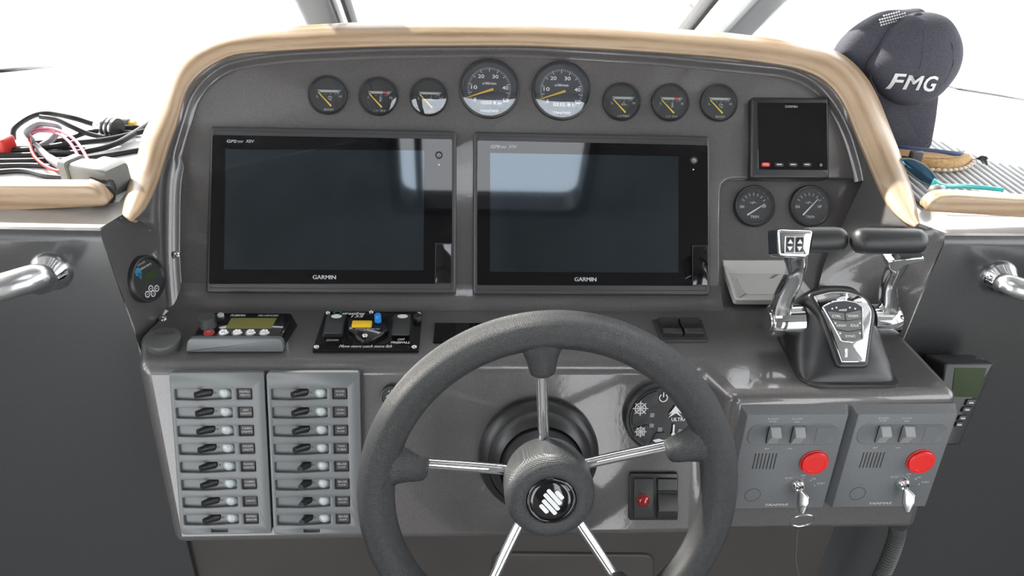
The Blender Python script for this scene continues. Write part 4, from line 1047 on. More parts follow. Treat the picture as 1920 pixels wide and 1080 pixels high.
for i, (x, y) in enumerate(tips):
    # direction from the hub to the grip boss, read on the spoke plane
    p = fr.l(x, y, -.006); ang = math.atan2(p.y, p.x)
    if i > 2: p_ = fr.l(x, y, -.02); ang = math.atan2(p_.y, p_.x)
    d = V((cos(ang), sin(ang), 0))
    sd = V((-d.y, d.x, 0))
    g = G(); pa = [V((0, 0, hz + .012)) + d * .040, V((0, 0, hz + .020)) + d * .08, V((0, 0, -.020)) + d * .13, V((0, 0, -.008)) + d * (rc - .01)]
    pth = cr_spline(pa, 16); g.tube(pth, .0063, 16); obj('spoke', g, chrome, t, smooth=60)
    g = G(); rows = []
    for u, w, zt in ((-.002, .050, .016), (.008, .042, .017), (.016, .028, .0175), (.024, .0205, .0165), (.034, .0168, .0155), (.044, .0148, .0145), (.050, .0130, .0125), (.053, .009, .008)):
        c = d * (rc - u) + V((0, 0, -.006 * max(u, 0) / .05))
        rows.append([c + sd * (w * cos(2 * pi * k / 20)) + V((0, 0, zt * sin(2 * pi * k / 20))) for k in range(20)])
    g.rings(rows, True, False, True, uv=True)
    for k in g.uv: g.uv[k] = [(u * .009, v_ * .1) for u, v_ in g.uv[k]]
    obj('spoke_boss', g, rubber, t, smooth=180)
g = G(); rh = .0500
g.lathe([(rh * .80, hz - .012), (rh * .93, hz - .004), (rh, hz + .012), (rh * 1.0, -.012), (rh * .97, -.004), (rh * .88, .003), (rh * .70, .0055), (rh * .56, .0045), (rh * .54, .001)], 64, cap0=True); g.tf(T(0, 0, .011)); obj('hub', g, hubr, t, smooth=180)
g = G(); g.lathe([(rh * .56, .001), (rh * .55, .0035), (rh * .50, .005), (rh * .47, .004)], 48); g.lathe([(rh * .48 * cos(i / 5 * pi / 2) + 1e-6, .003 + .003 * sin(i / 5 * pi / 2)) for i in range(6)], 48); g.tf(T(0, 0, .011)); obj('hub_cap', g, blkg, t, smooth=180)
g = G(); z = .0174; s_ = rh * .50 / 165    # emblem: five slanted bars with rounded ends
for a0, a1, pp in ((-47, 36, 76), (-96, 58, 38), (-85, 85, 0), (-55, 98, -38), (-38, 50, -76)):
    e = V((.65, -.76)); n_ = V((.76, .65)); w = 15.5
    q = [e * a0 + n_ * (pp - w), e * a1 + n_ * (pp - w), e * a1 + n_ * (pp + w), e * a0 + n_ * (pp + w)]
    g.flat(rnd([tuple(v_ * s_) for v_ in q], w * s_ * .95, 5), z)
lettering(t, g, white, 'emblem')

# steering boss on the fascia
fr = Fr(F, 1009, 849); t2 = thing('wheel_boss', 'round stepped black housing of the steering shaft behind the wheel hub', 'housing', fr.M)
g = G(); g.lathe([(.076, 0), (.077, .004), (.075, .012), (.069, .020), (.065, .022), (.064, .019)], 64); g.tf(T(0, -.002, 0)); obj('outer_ring', g, blk, t2, smooth=50)
g = G(); g.lathe([(.0655, .016), (.064, .026), (.057, .036), (.052, .040), (.050, .037)], 64); obj('middle_ring', g, blk, t2, smooth=50)
g = G(); g.lathe([(.0505, .034), (.048, .042), (.044, .055), (.040, .075)], 48, cap1=True); obj('shaft_cover', g, blk, t2, smooth=50)

# ================================================================ throttle control
bx = S.hit(1562, 668); fr = Fr(S, at=bx); t = thing('throttle_control', 'twin-lever chrome and black throttle control on the right of the console', 'throttle', fr.M)
Li = fr.M.inverted()
def at_y(px, py, y):                         # the world point seen at px,py at distance y from the bow-facing origin, in the throttle's frame
    return Li @ hitp(V((0, y, 0)), V((0, 1, 0)), px, py)
by = bx.y
# body: sections across the throttle from back to front
def sec(y, hw_, top, wtop, n=20):
    pts = []
    for k in range(n + 1):
        a = pi * k / n; ca = cos(a); sa = sin(a)
        w = hw_ * (1 - (1 - wtop / hw_) * sa ** 2)
        pts.append((w * (abs(ca) ** .55) * (1 if ca >= 0 else -1), y, top * sa ** .75))
    return pts
g = G()
front = -.055; back = .085
secs = [(back, .020, .002, .010), (back - .004, .030, .030, .018), (back - .018, .046, .060, .036), (.048, .052, .078, .044), (.030, .056, .079, .049), (.010, .060, .0635, .053), (-.012, .062, .0455, .055), (-.035, .062, .0265, .056), (front + .006, .058, .014, .044), (front, .055, .004, .04)]
g.rings([sec(*s_) for s_ in secs], False, True, True)
obj('body', g, blk, t, smooth=50)
g = G(); bq = rnd([(-.064, front - .006), (.062, front - .006), (.060, back - .01), (.03, back + .012), (-.03, back + .012), (-.060, back - .01)], [.03, .012, .03, .03, .03, .03], 6); g.prism(ccw(bq), 0, .004, .001, 2); obj('base_plate', g, blk, t)
# face plate plane: through points seen on the front slope
fo_ = fr.M @ V((0, front, .012)); fb_ = fr.M @ V((0, .030, .082)); dirv = (fb_ - fo_).normalized(); fn_ = V((1, 0, 0)).cross(dirv).normalized()
if fn_.dot(CAM - fo_) < 0: fn_ = -fn_
fpn = Pl(fo_ + fn_ * .0035, fn_); ff = Fr(fpn, 1595, 625)
Mf = Li @ ff.M
cp = ccw(rnd(ff.q([(1577, 680), (1621, 680), (1634, 585), (1622, 560), (1598, 549), (1560, 547), (1524, 556), (1545, 590)]), [.001, .001, .006, .008, .01, .01, .002, .004], 5))
g = G(); g.prism(cp, -.02, .0025, .0015, 3); obj('chrome_plate', g, chrome, t, M=Mf, smooth=35, lab='polished chrome face plate')
cpo = ccw(inset(cp, -.006)); g = G(); g.prism(cpo, -.03, .0002, .004, 3); obj('plate_surround', g, blk, t, M=Mf)
z = .003
kp = ccw(rnd(ff.q([(1577, 640), (1600, 642), (1619, 636), (1618, 575), (1605, 566), (1583, 562), (1560, 565), (1541, 575), (1560, 608)], z), .002, 3)); g = G(); g.prism(kp, 0, z + .0008, .0005, 1); kpad = obj('keypad_frame', g, chrome, t, M=Mf)
kpi = ccw(inset(kp, .0018)); g = G(); g.prism(kpi, 0, z + .0012, 0); obj('keypad', g, dialb, t, M=Mf)
z2 = z + .0016
for q in ([(1552, 584), (1583, 588), (1584, 600), (1560, 598)], [(1586, 588), (1614, 582), (1615, 597), (1587, 601)], [(1561, 600), (1585, 603), (1615, 598), (1615, 617), (1590, 621), (1569, 616)], [(1570, 619), (1590, 623), (1615, 619), (1614, 635), (1595, 639), (1577, 635)]):
    g = G(); g.prism(ccw(rnd(ff.q(q, z2), .0012, 3)), z, z2 + .0004, .0004, 1); obj('key_pad_button', g, keyg, t, M=Mf)
o = lettering(t, pxtext(ff, [('mkII', 1573, 579, 1588, 583, .2, .04), ('CTRL', 1560, 590.5, 1577, 595), ('WARM', 1590, 590, 1609, 595), ('HIGH', 1569, 608, 1586, 612.5), ('IDLE', 1595, 608, 1610, 612.5), ('SYNC', 1585, 628, 1604, 632.5)], z2 + .0007)); o.matrix_local = Mf
g = G()
for x, y in ((1560, 579), (1568, 577), (1593, 577), (1603, 579), (1566, 606), (1612, 606), (1575, 625), (1612, 625)): c = ff.l(x, y, z2); g.flat(circ(c.x, c.y, .0012, 10), z2 + .0007)
o = obj('indicator_dots', g, white, t, smooth=0); o.matrix_local = Mf
g = G(); g.prism(rnd(ff.q([(1585, 670), (1588.5, 670), (1589, 654), (1586, 654)], z), .0004), 0, z + .001); o = obj('centre_mark', g, white, t, M=Mf, smooth=0)

# levers
def lever(side):
    if side < 0:
        y0 = by + .02
        piv = [at_y(1441, 602, y0), at_y(1500, 600, y0)]
        g = G(); g.tube([piv[0], piv[0].lerp(piv[1], .06), piv[0].lerp(piv[1], .5), piv[1]], [.0185, .0205, .0205, .0205], 32); b = obj('pivot_barrel', g, chrome, t, smooth=50)
        d = (piv[1] - piv[0]).normalized()
        g = G(); g.tube([piv[0] - d * .0012, piv[0] + d * .002], .0125, 24); obj('barrel_cap', g, steel, b)
        pts = [at_y(1466, 602, y0 - .004), at_y(1470, 565, y0 - .004), at_y(1492, 515, y0 - .01), at_y(1492, 480, y0 - .02), at_y(1487, 455, y0 - .03)]
        wd = [.0135, .013, .012, .0145, .018]
    else:
        y0 = by + .02
        piv = [at_y(1630, 600, y0), at_y(1683, 600, y0)]
        g = G(); g.tube([piv[0], piv[0].lerp(piv[1], .5), piv[0].lerp(piv[1], .9), piv[1]], [.0205, .0205, .0200, .016], 32); obj('pivot_barrel', g, chrome, t, smooth=50)
        pts = [at_y(1668, 602, y0 - .004), at_y(1668, 570, y0 - .004), at_y(1669, 530, y0 - .01), at_y(1685, 497, y0 - .02), at_y(1688, 478, y0 - .026)]
        wd = [.0135, .0115, .0095, .012, .017]
    path = cr_spline(pts, 22); ws = [p.x for p in cr_spline([(w, 0, 0) for w in wd], 22)]
    g = G(); rs = []
    for i, p in enumerate(path):
        tdir = (path[min(i + 1, 21)] - path[max(i - 1, 0)]).normalized(); ax = V((1, 0, 0)); ax = (ax - tdir * ax.dot(tdir)).normalized(); bb = tdir.cross(ax)
        q = rnd([(-ws[i], -.009), (ws[i] * .55, -.009), (ws[i], 0), (ws[i] * .55, .009), (-ws[i], .009)], .003, 2)
        rs.append([p + ax * u + bb * v_ for u, v_ in q])
    g.rings(rs, True, True, True); obj('lever_arm', g, chrome, t, smooth=30, lab='curved chrome lever arm')
    return y0
yl_ = lever(-1); yr_ = lever(1)
# left lever head with the trim switches
hy = yl_ - .036; hpo = hitp(V((0, hy, 0)), V((0, 1, 0)), 1489, 456); hp = Fr(Pl(hpo, lean(28)), at=hpo); Mh = Li @ hp.M
hq = ccw(rnd(hp.q([(1458, 482), (1515, 484), (1524, 432), (1456, 430)]), .005, 5))
g = G(); g.prism(hq, -.026, .004, .004, 4); hd = obj('lever_head', g, chrome, t, M=Mh, smooth=40, lab='chrome lever head')
g = G(); g.prism(ccw(rnd(hp.q([(1471, 475), (1506, 476), (1508, 443), (1472, 442)], .004), .001)), .003, .0048, .0005, 1); obj('switch_frame', g, steel, t, M=Mh)
for x0, x1 in ((1474, 1488), (1492, 1506)):
    z3 = .0052; g = G(); g.prism(ccw(rnd(hp.q([(x0, 473), (x1, 473), (x1 + 1, 445), (x0 + 1, 445)], z3), .001)), .004, .0066, .0008, 2); sw = obj('trim_switch', g, blk, t, M=Mh)
    c1 = hp.l((x0 + x1) / 2 + 1, 453, .0068); c2 = hp.l((x0 + x1) / 2, 466, .0068); g = G(); w = .0032
    g.flat([(c1.x - w, c1.y - w * .7), (c1.x + w, c1.y - w * .7), (c1.x, c1.y + w * .9)], .0070); g.flat([(c2.x - w, c2.y + w * .7), (c2.x + w, c2.y + w * .7), (c2.x, c2.y - w * .9)], .0070); m_ = lettering(sw, g, white, 'arrows')
def gripf(px0, py0, px1, py1, y, rpx, e0=1, e1=1):
    a = at_y(px0, py0, y); b = at_y(px1, py1, y); r = rpx; L_ = (b - a).length; d = (b - a).normalized()
    prof = [(0, .35), (.003, .72), (.007, .93), (.014, 1), (L_ - .014, 1), (L_ - .007, .93), (L_ - .003, .72), (L_, .35)]
    if not e0: prof[0] = (0, 1); prof[1] = (.003, 1); prof[2] = (.007, 1)
    g = G(); g.tube([a + d * u for u, _ in prof], [r * k for _, k in prof], 28); obj('grip', g, grip, t, smooth=60, lab='black rubber lever grip')
gripf(1512, 450, 1587, 449, hy + .012, .0150, e0=0)
gripf(1597, 451, 1735, 453, yr_ - .036, .0152)
# right lever: chrome bracket under its grip
y4 = yr_ - .030; q = [at_y(*p, y4) for p in ((1660, 484), (1676, 480), (1727, 476), (1726, 484), (1690, 492), (1676, 505), (1664, 500))]
g = G(); g.rings([[p + V((0, -.008, 0)) for p in q], [p + V((0, .010, 0)) for p in q]], True, True, True); obj('grip_bracket', g, chrome, t, smooth=25, bev=.0012, bseg=2)
g = G(); q = [at_y(*p, y4 + .002) for p in ((1678, 470), (1726, 470), (1724, 482), (1690, 484))]; g.rings([[p + V((0, -.006, 0)) for p in q], [p + V((0, .008, 0)) for p in q]], True, True, True); obj('grip_base', g, grip, t)

# ================================================================ handheld instrument on the right bulkhead
hpl = Pl(hitp(V((0, RW.o[1] - .060, 0)), V((0, 1, 0)), 1812, 690), lean(22)); hf_ = Fr(hpl, 1812, 715)
t = thing('autopilot_handset', 'black handset with a dark green screen hung on the right bulkhead behind the console corner', 'handset', hf_.M)
fq_ = hf_.q([(1773, 681), (1866, 681), (1828, 770), (1800, 835), (1768, 835), (1760, 760)])
g = G(); g.prism(ccw(rnd(fq_, .004)), -.045, 0, .003, 3); obj('body', g, blk, t)
g = G(); g.prism(ccw(rnd(hf_.q([(1790, 690), (1850, 690), (1834, 744), (1783, 744)]), .002)), -.001, .0008, .0003, 1); obj('screen', g, lcdk, t)
for q in ([(1812, 748), (1829, 748), (1825, 760), (1807, 760)], [(1805, 762), (1822, 762), (1817, 772), (1800, 772)], [(1798, 778), (1812, 778), (1808, 788), (1793, 788)], [(1792, 790), (1805, 790), (1800, 800), (1788, 800)]):
    qq = ccw(hf_.q(q)); g = G(); g.prism(rnd(qq, .0015), -.001, .003, .001, 2); b = obj('button', g, blk2, t)
    c = sum((V(p) for p in qq), V((0, 0))) / 4; g = G(); g.line((c.x - .0032, c.y), (c.x + .0032, c.y), .0022, .0033); lettering(b, g, wprint, 'mark')
# power mark on the top edge
a = V((.030, max(p[1] for p in fq_) + .0002, -.022)); g = G(); g.ringflat(.0038, .0048, 0, 20); g.line((0, 0), (0, .006), .001, 0.0001); g.tf(T(*a) @ RX(-90)); obj('power_symbol', g, wprint, t, smooth=0)
g = G(); g.prism([(-.006, 0), (.010, 0), (.010, .0022), (-.006, .0022)], 0, .0003); g.tf(T(.036, a.y, -.008) @ RX(-90)); obj('logo_plate', g, bez, t, smooth=0)
g = G(); g.box(-.02, .02, -.01, .02, -.085, -.040); obj('bracket', g, blk, t)

# ================================================================ grab rails
def rail(name, lab, wallp, fx, fy, pts, r):
    f0 = wallp.hit(fx, fy); fr = Fr(wallp, fx, fy); t = thing(name, lab, 'grab rail', fr.M, 'grab rails')
    g = G(); g.lathe([(.024, 0), (.024, .003), (.0225, .007), (.019, .013), (.016, .020), (r * .9, .026)], 40); obj('flange', g, chrome, t, smooth=60)
    g = G(); Li_ = fr.M.inverted(); path = [Li_ @ hitp(V((0, wallp.o[1] - d, 0)), V((0, 1, 0)), x, y) for x, y, d in pts]
    path = [V((0, 0, .012)), V((0, 0, .030)) + V((path[0].x * .25, path[0].y * .25, .004))] + path
    e_ = path[-1]; path += [V((e_.x * 1.03, e_.y * 1.03, .035)), V((e_.x * 1.04, e_.y * 1.04, .004))]
    g2_ = G(); g2_.lathe([(.024, 0), (.024, .003), (.0225, .007), (.019, .013), (.016, .020), (r * .9, .026)], 40); g2_.tf(T(e_.x * 1.04, e_.y * 1.04, 0)); obj('flange', g2_, chrome, t, smooth=60)
    g.tube(cr_spline(path, 40), r, 24); obj('tube', g, steel, t, smooth=60)
rail('grab_rail', 'brushed steel grab rail on the left bulkhead', LW, 96, 508, [(70, 520, .052), (0, 540, .072), (-120, 574, .085), (-400, 640, .09)], .0152)
rail('grab_rail', 'brushed steel grab rail on the right bulkhead', RW, 1871, 520, [(1885, 533, .048), (1920, 544, .060), (2000, 566, .075), (2300, 650, .08)], .0135)

# ================================================================ fiddle rails on the deck tops
def fiddle(lab, wallp, dy, q, round_ix, th=.020):
    pl = Pl((0, wallp.o[1] + dy, 0), (0, -1, 0)); fr = Fr(pl, *q[0]); pts = fr.q(q)
    g = G(); g.prism(ccw(rnd(pts, round_ix, 8)), -th, 0, .004, 3)
    o = obj('fiddle_rail', g, wood, M=fr.M, smooth=35)
    me = o.data; ul = me.uv_layers.new(name='UVMap')
    for lp in me.loops: v_ = me.vertices[lp.vertex_index].co; ul.data[lp.index].uv = (v_.x, v_.y + v_.z)
    return tag(o, lab, 'wooden rail', 'fiddle rails')
fiddle('pale wooden fiddle rail on the left deck top in front of the cables', LW, .048, [(-260, 412), (196, 388), (203, 381), (174, 350), (-260, 348)], [0, .003, .004, .012, 0])
fiddle('pale wooden fiddle rail on the right deck top beside the sunglasses', RW, .026, [(1738, 398), (2240, 430), (2240, 396), (1790, 367), (1760, 369), (1741, 385)], [.012, 0, 0, .02, .02, .012])

# ================================================================ cables, plug, on the left deck
def cab(name, lab, pts, r, m, grp='loose cables', cat='cable', pl=DL, n=50):
    P3 = [pl.hit(x, y, h) for x, y, h in pts]
    g = G(); o = P3[0]; g.tube([p - o for p in cr_spline(P3, n)], r, 8)
    ob = obj(name, g, m, M=T(*o), smooth=60); return tag(ob, lab, cat, grp)
cab('cable', 'thick black cable arching highest over the left cable tangle', [(25, 262, .006), (28, 240, .02), (60, 218, .03), (95, 213, .03), (140, 222, .025), (190, 236, .012), (262, 240, .006)], .0040, cable)
cab('cable', 'black cable branching down from the high arch across the tangle', [(75, 219, .03), (105, 224, .028), (135, 238, .02), (170, 252, .01), (230, 262, .006)], .0036, cable)
cab('cable', 'black cable along the back of the tangle towards the arch', [(60, 268, .005), (120, 262, .006), (180, 246, .01), (262, 250, .005)], .0034, cable)
cab('cable', 'black cable running straight across the middle of the tangle', [(-40, 284, .004), (60, 280, .006), (140, 268, .012), (200, 262, .012), (270, 246, .01)], .0042, cable)
cab('cable', 'long black cable from the photo edge under the pink wires', [(-40, 293, .004), (80, 290, .004), (160, 284, .008), (220, 268, .010), (280, 232, .012)], .0042, cable)
cab('cable', 'straight black cable just behind the grey plug neck', [(-40, 303, .004), (70, 301, .004), (160, 297, .004), (270, 280, .004)], .0040, cable)
cab('cable', 'black cable passing under the grey plug neck', [(-40, 312, .004), (60, 310, .004), (130, 316, .004), (190, 322, .004)], .0036, cable)
cab('cable', 'grey-black cable nearest the fiddle rail', [(-40, 326, .004), (40, 320, .005), (90, 330, .005), (150, 336, .004)], .0036, cable)
cab('cable', 'thin black cable near the photo edge below the red connector', [(-40, 268, .004), (20, 276, .004), (90, 276, .005), (160, 280, .003)], .003, cable)
cab('cable', 'white-looped grey cable curling over the tangle', [(60, 262, .01), (50, 246, .03), (75, 232, .035), (110, 240, .03), (96, 262, .012), (70, 280, .006), (96, 296, .008), (124, 314, .008)], .0042, cgrey)
cab('wire', 'thin red wire looping into the grey plug', [(52, 248, .022), (60, 284, .012), (75, 304, .010), (100, 318, .010), (124, 322, .012)], .0022, redw, 'thin coloured wires', 'wire')
cab('wire', 'thin pink wire arching over the black cables, outer one', [(50, 250, .02), (70, 241, .03), (105, 243, .032), (140, 262, .03), (165, 300, .018), (166, 316, .012)], .0021, pink, 'thin coloured wires', 'wire')
cab('wire', 'thin pink wire arching over the black cables, inner one', [(54, 254, .018), (74, 246, .026), (104, 249, .028), (130, 266, .026), (148, 296, .018), (152, 316, .012)], .0021, pink, 'thin coloured wires', 'wire')
g = G(); c = DL.hit(6, 272, .012); g.box(-.022, .012, -.012, .012, -.012, .012, .003); o = obj('connector', g, redw, M=T(*c) @ RZ(-15)); tag(o, 'small red connector at the edge of the cable tangle', 'connector')
c = DL.hit(205, 240, .014); g = G(); g.tube([(-.020, 0, 0), (-.008, 0, 0), (-.008, 0, 0.0001), (.008, .002, 0)], [.010, .012, .014, .014], 20); o = obj('threaded_plug', g, steel, M=T(*c) @ RZ(-20)); tag(o, 'small metal threaded plug lying on the cables', 'plug')
g = G()
for k in range(3): g.tube([(-.004 + .007 * k, .001 * k, 0), (-.001 + .007 * k, .001 * k, 0)], .0148, 20)
obj('ring', g, cable, o)
c = DL.hit(226, 230, .01); g = G(); g.tube([(-.010, 0, 0), (.006, 0, 0), (.014, 0, 0)], [.007, .009, .007], 12); g2 = g; o = obj('small_plug', g, plugg, M=T(*c) @ RZ(-15)); tag(o, 'small grey plug with a yellow tip behind the threaded plug', 'plug')
g = G(); g.tube([(.014, 0, 0), (.024, 0, 0)], .005, 12); obj('tip', g, yelp, o, lab='yellow tip')
# big grey plug housing lying against the arch
A = DL.hit(128, 318, .014); B = DL.hit(178, 332, .018); C_ = DL.hit(262, 345, .020)
g = G()
def sq(c, u, w, h, r=.006):
    s_ = V((0, 0, 1)).cross(u).normalized(); up = u.cross(s_).normalized() * -1
    if up.z < 0: up = -up
    return [c + s_ * a + up * b for a, b in rnd([(-w, -h), (w, -h), (w, h), (-w, h)], r, 3)]
u = (C_ - A).normalized()
t = thing('cable_plug', 'large pale grey cable plug lying on the left deck against the arch', 'plug', T(*A)); Ti = T(*(-A))
g = G(); g.rings([sq(A, u, .010, .012), sq(A + u * .004, u, .016, .018), sq(A + u * .016, u, .016, .018), sq(A + u * .018, u, .014, .016)], True, True, True); g.tf(Ti); obj('collar', g, plugg, t, smooth=40)
g = G(); g.rings([sq(A + u * .018, u, .013, .015), sq(A + u * .045, u, .015, .017), sq(A + u * .050, u, .020, .020), sq(A + u * .078, u, .021, .020), sq(A + u * .086, u, .018, .017)], True, True, True); g.tf(Ti); obj('housing', g, plugg, t, smooth=40)
g = G(); g.rings([sq(A + u * .064 + V((0, -.015, -.004)), V((.3, -1, 0)).normalized(), .016, .013, .010), sq(A + u * .064 + V((.008, -.040, -.006)), V((.3, -1, 0)).normalized(), .015, .012, .010)], True, True, True); g.tf(Ti); obj('socket', g, plugd, t, smooth=40)
g = G(); nk = [DL.hit(66, 270, .012), DL.hit(88, 292, .012), DL.hit(100, 301, .013), A + u * .002]; g.tube([p - A for p in cr_spline(nk, 14)], [.003 + .004 * k / 13 for k in range(14)], 12); obj('neck', g, cgrey, t, smooth=60)

# ================================================================ right deck: mat, hat, straw thing, sunglasses
mz = DR
g = G(); m0 = mz.hit(1690, 372); 
mt = thing('ribbed_mat', 'pale ribbed non-slip mat on the right deck under the sunglasses', 'mat', T(m0.x, m0.y, ZR))
mw_ = 1.05; md = .26
g = G(); g.box(.014, mw_, -.032, md, 0, .003); obj('base_sheet', g, matd, mt)
nr = 90
rib = G(); rib.box(0, .0062, -.030, md - .002, .003, .0065, .0012); rm = None
for k in range(nr):
    if rm is None: ro = obj('rib', rib, matr, mt); rm = ro.data
    else: ro = bpy.data.objects.new('rib', rm); COL.objects.link(ro); ro.parent = mt
    ro.matrix_local = T(.016 + k * .0114, 0, 0)
ZM = ZR + .0065; DM = Pl((0, 0, ZM), (0, 0, 1))

# cap propped on its peak
hb = DM.hit(1700, 282); hpl = Pl(hb, lean(16)); fr = Fr(hpl, 1690, 110)
t = thing('baseball_cap', 'dark blue baseball cap with white lettering, peak down on the right deck', 'cap', fr.M)
def blob(outl, depth, back, n=72, ex=.5):
    o2 = ccw([tuple(p)[:2] for p in cr_spline([(a, b, 0) for a, b in outl], n, True)])
    c = V((sum(p[0] for p in o2) / n, sum(p[1] for p in o2) / n)); rs = []
    K = 12
    for k in range(K + 1):
        a = k / K * pi / 2; s_ = max(sin(a), .001); rs.append([(c.x + (x - c.x) * s_, c.y + (y - c.y) * s_, depth * cos(a) ** ex if k < K else 0) for x, y in o2])
    for k in range(K - 1, -1, -1):
        a = k / K * pi / 2; s_ = max(sin(a), .001); rs.append([(c.x + (x - c.x) * s_, c.y + (y - c.y) * s_, -back * cos(a)) for x, y in o2])
    g = G(); g.rings(rs, True, True, True); return g, c
bq = fr.q([(1576, 105), (1580, 88), (1600, 62), (1630, 38), (1665, 20), (1700, 17), (1735, 18), (1740, 60), (1710, 120), (1665, 170), (1640, 165), (1600, 125)])
g, _c = blob(bq, .034, .05); g.tf(T(0, 0, -.016)); obj('crown_back', g, cap_f, t, smooth=60)
sc_q = lambda P_: [(1695 + (x - 1695) * .94, 112 + (y - 112) * .96) for x, y in P_]
cq = fr.q(sc_q([(1610, 128), (1625, 95), (1655, 50), (1690, 26), (1730, 19), (1768, 30), (1790, 62), (1797, 98), (1788, 135), (1765, 168), (1740, 190), (1705, 201), (1665, 196), (1630, 165)]))
g, cc = blob(cq, .052, .05, ex=.62); obj('crown_front', g, cap_f, t, smooth=60)
def on_dome(px, py, ex=.62, d=.052):
    """height of the front crown over a point of its outline plane"""
    p = fr.l(px, py, d * .75); o2 = [V(a) for a in cq]; v_ = V((p.x, p.y)) - cc; best = 1e9
    ang = math.atan2(v_.y, v_.x); rr_ = None
    for i in range(len(o2)):
        a = o2[i] - cc; b = o2[(i + 1) % len(o2)] - cc; e = b - a; dd = V((cos(ang), sin(ang))); den = dd.x * e.y - dd.y * e.x
        if abs(den) < 1e-12: continue
        s_ = (a.x * e.y - a.y * e.x) / den; u_ = (a.x * dd.y - a.y * dd.x) / den
        if s_ > 0 and -1e-6 <= u_ <= 1 + 1e-6: rr_ = s_
    k = min(v_.length / (rr_ or 1), .98); return V((p.x, p.y, d * (1 - k * k) ** (ex / 2)))
def seam(pts, nm='seam', r=.0010):
    g = G(); g.tube([on_dome(*p) + V((0, 0, .0004)) for p in pts], r, 6); obj(nm, g, cap_f, t, smooth=60)
seam([(a, b) for a, b in [(1732, 28 + 0), (1728, 60), (1722, 100), (1716, 130)]])
seam([(1732, 28), (1700, 45), (1668, 75), (1648, 110), (1645, 150), (1660, 180)]); seam([(1732, 28), (1762, 50), (1780, 85), (1782, 120), (1768, 155)])
c = on_dome(1733, 27); g = G(); g.sphere((c.x, c.y, c.z), .007, sc=(1, .6, .6)); obj('crown_button', g, cap_f, t, smooth=60)
tg = textg([('F', -.0265, 0, .024, .026, .25, .03), ('M', -.002, -.0005, .029, .024, .25, .03), ('G', .026, -.0005, .024, .026, .25, .03)], 0)
ca = on_dome(1668, 152); cb = on_dome(1751, 157); dx_ = (cb - ca).normalized(); cm = (ca + cb) / 2; upv = (on_dome(1710, 138) - on_dome(1710, 172)).normalized(); nz_ = dx_.cross(upv).normalized()
W_ = (cb - ca).length; sc_ = W_ / .076
def subdiv(g):
    nv = list(g.v); nf = []; cache = {}
    def mid(i, j):
        k = (min(i, j), max(i, j))
        if k not in cache: cache[k] = len(nv); nv.append(tuple((V(nv[i]) + V(nv[j])) / 2))
        return cache[k]
    for f in g.f:
        for t_ in range(1, len(f) - 1):
            a, b, c = f[0], f[t_], f[t_ + 1]; x, y, z_ = mid(a, b), mid(b, c), mid(c, a); nf += [[a, x, z_], [x, b, y], [z_, y, c], [x, y, z_]]
    g.v = nv; g.f = nf
for _ in range(4): subdiv(tg)
lay = []
for x, y, _z in tg.v:
    X, Y = x * sc_, y * sc_
    q_ = cm + dx_ * X + upv * Y; px_ = fr.M @ q_
    # drop onto the dome
    v_ = V((q_.x, q_.y)) - cc; ang = math.atan2(v_.y, v_.x); rr_ = 1
    for i in range(len(cq)):
        a = V(cq[i]) - cc; b = V(cq[(i + 1) % len(cq)]) - cc; e = b - a; dd = V((cos(ang), sin(ang))); den = dd.x * e.y - dd.y * e.x
        if abs(den) < 1e-12: continue
        s_ = (a.x * e.y - a.y * e.x) / den; u_ = (a.x * dd.y - a.y * dd.x) / den
        if s_ > 0 and -1e-6 <= u_ <= 1 + 1e-6: rr_ = s_
    k = min(v_.length / rr_, .98); lay.append((q_.x, q_.y, .052 * (1 - k * k) ** .31 + .0022))
tg.v = lay; lettering(t, tg)
# mesh vent as small pale eyelets
g = G()
cv = fr.l(1662, 38, .0)
for i in range(-5, 6):
    for j in range(-2, 3):
        X, Y = 1663 + i * 4.6 + j * 1.5, 37 - i * 1.2 + j * 5
        if (i / 5.6) ** 2 + (j / 2.7) ** 2 > 1: continue
        p = fr.l(X, Y, -.004); g.sphere((p.x, p.y, .013), .0016, 6, 4)
ev = obj('mesh_vent', g, matr, t); ev['kind'] = 'stuff'
bq = fr.q([(1640, 160), (1662, 172), (1705, 176), (1750, 168), (1752, 205), (1744, 255), (1737, 276), (1712, 282), (1675, 278), (1655, 262), (1645, 225)])
bo = ccw([tuple(p)[:2] for p in cr_spline([(a, b, 0) for a, b in bq], 60, True)])
xm = sum(p[0] for p in bo) / 60
g = G(); f3_ = lambda p, z_: (p[0], p[1], z_ - 3.2 * (p[0] - xm) ** 2)
g.rings([[f3_(p, .004) for p in inset(bo, .02)], [f3_(p, .006) for p in inset(bo, .008)], [f3_(p, .005) for p in bo], [f3_(p, .002) for p in bo], [f3_(p, .002) for p in inset(bo, .02)]], True, True, True)
g.tf(T(0, 0, .008)); obj('peak', g, cap_f, t, smooth=60)

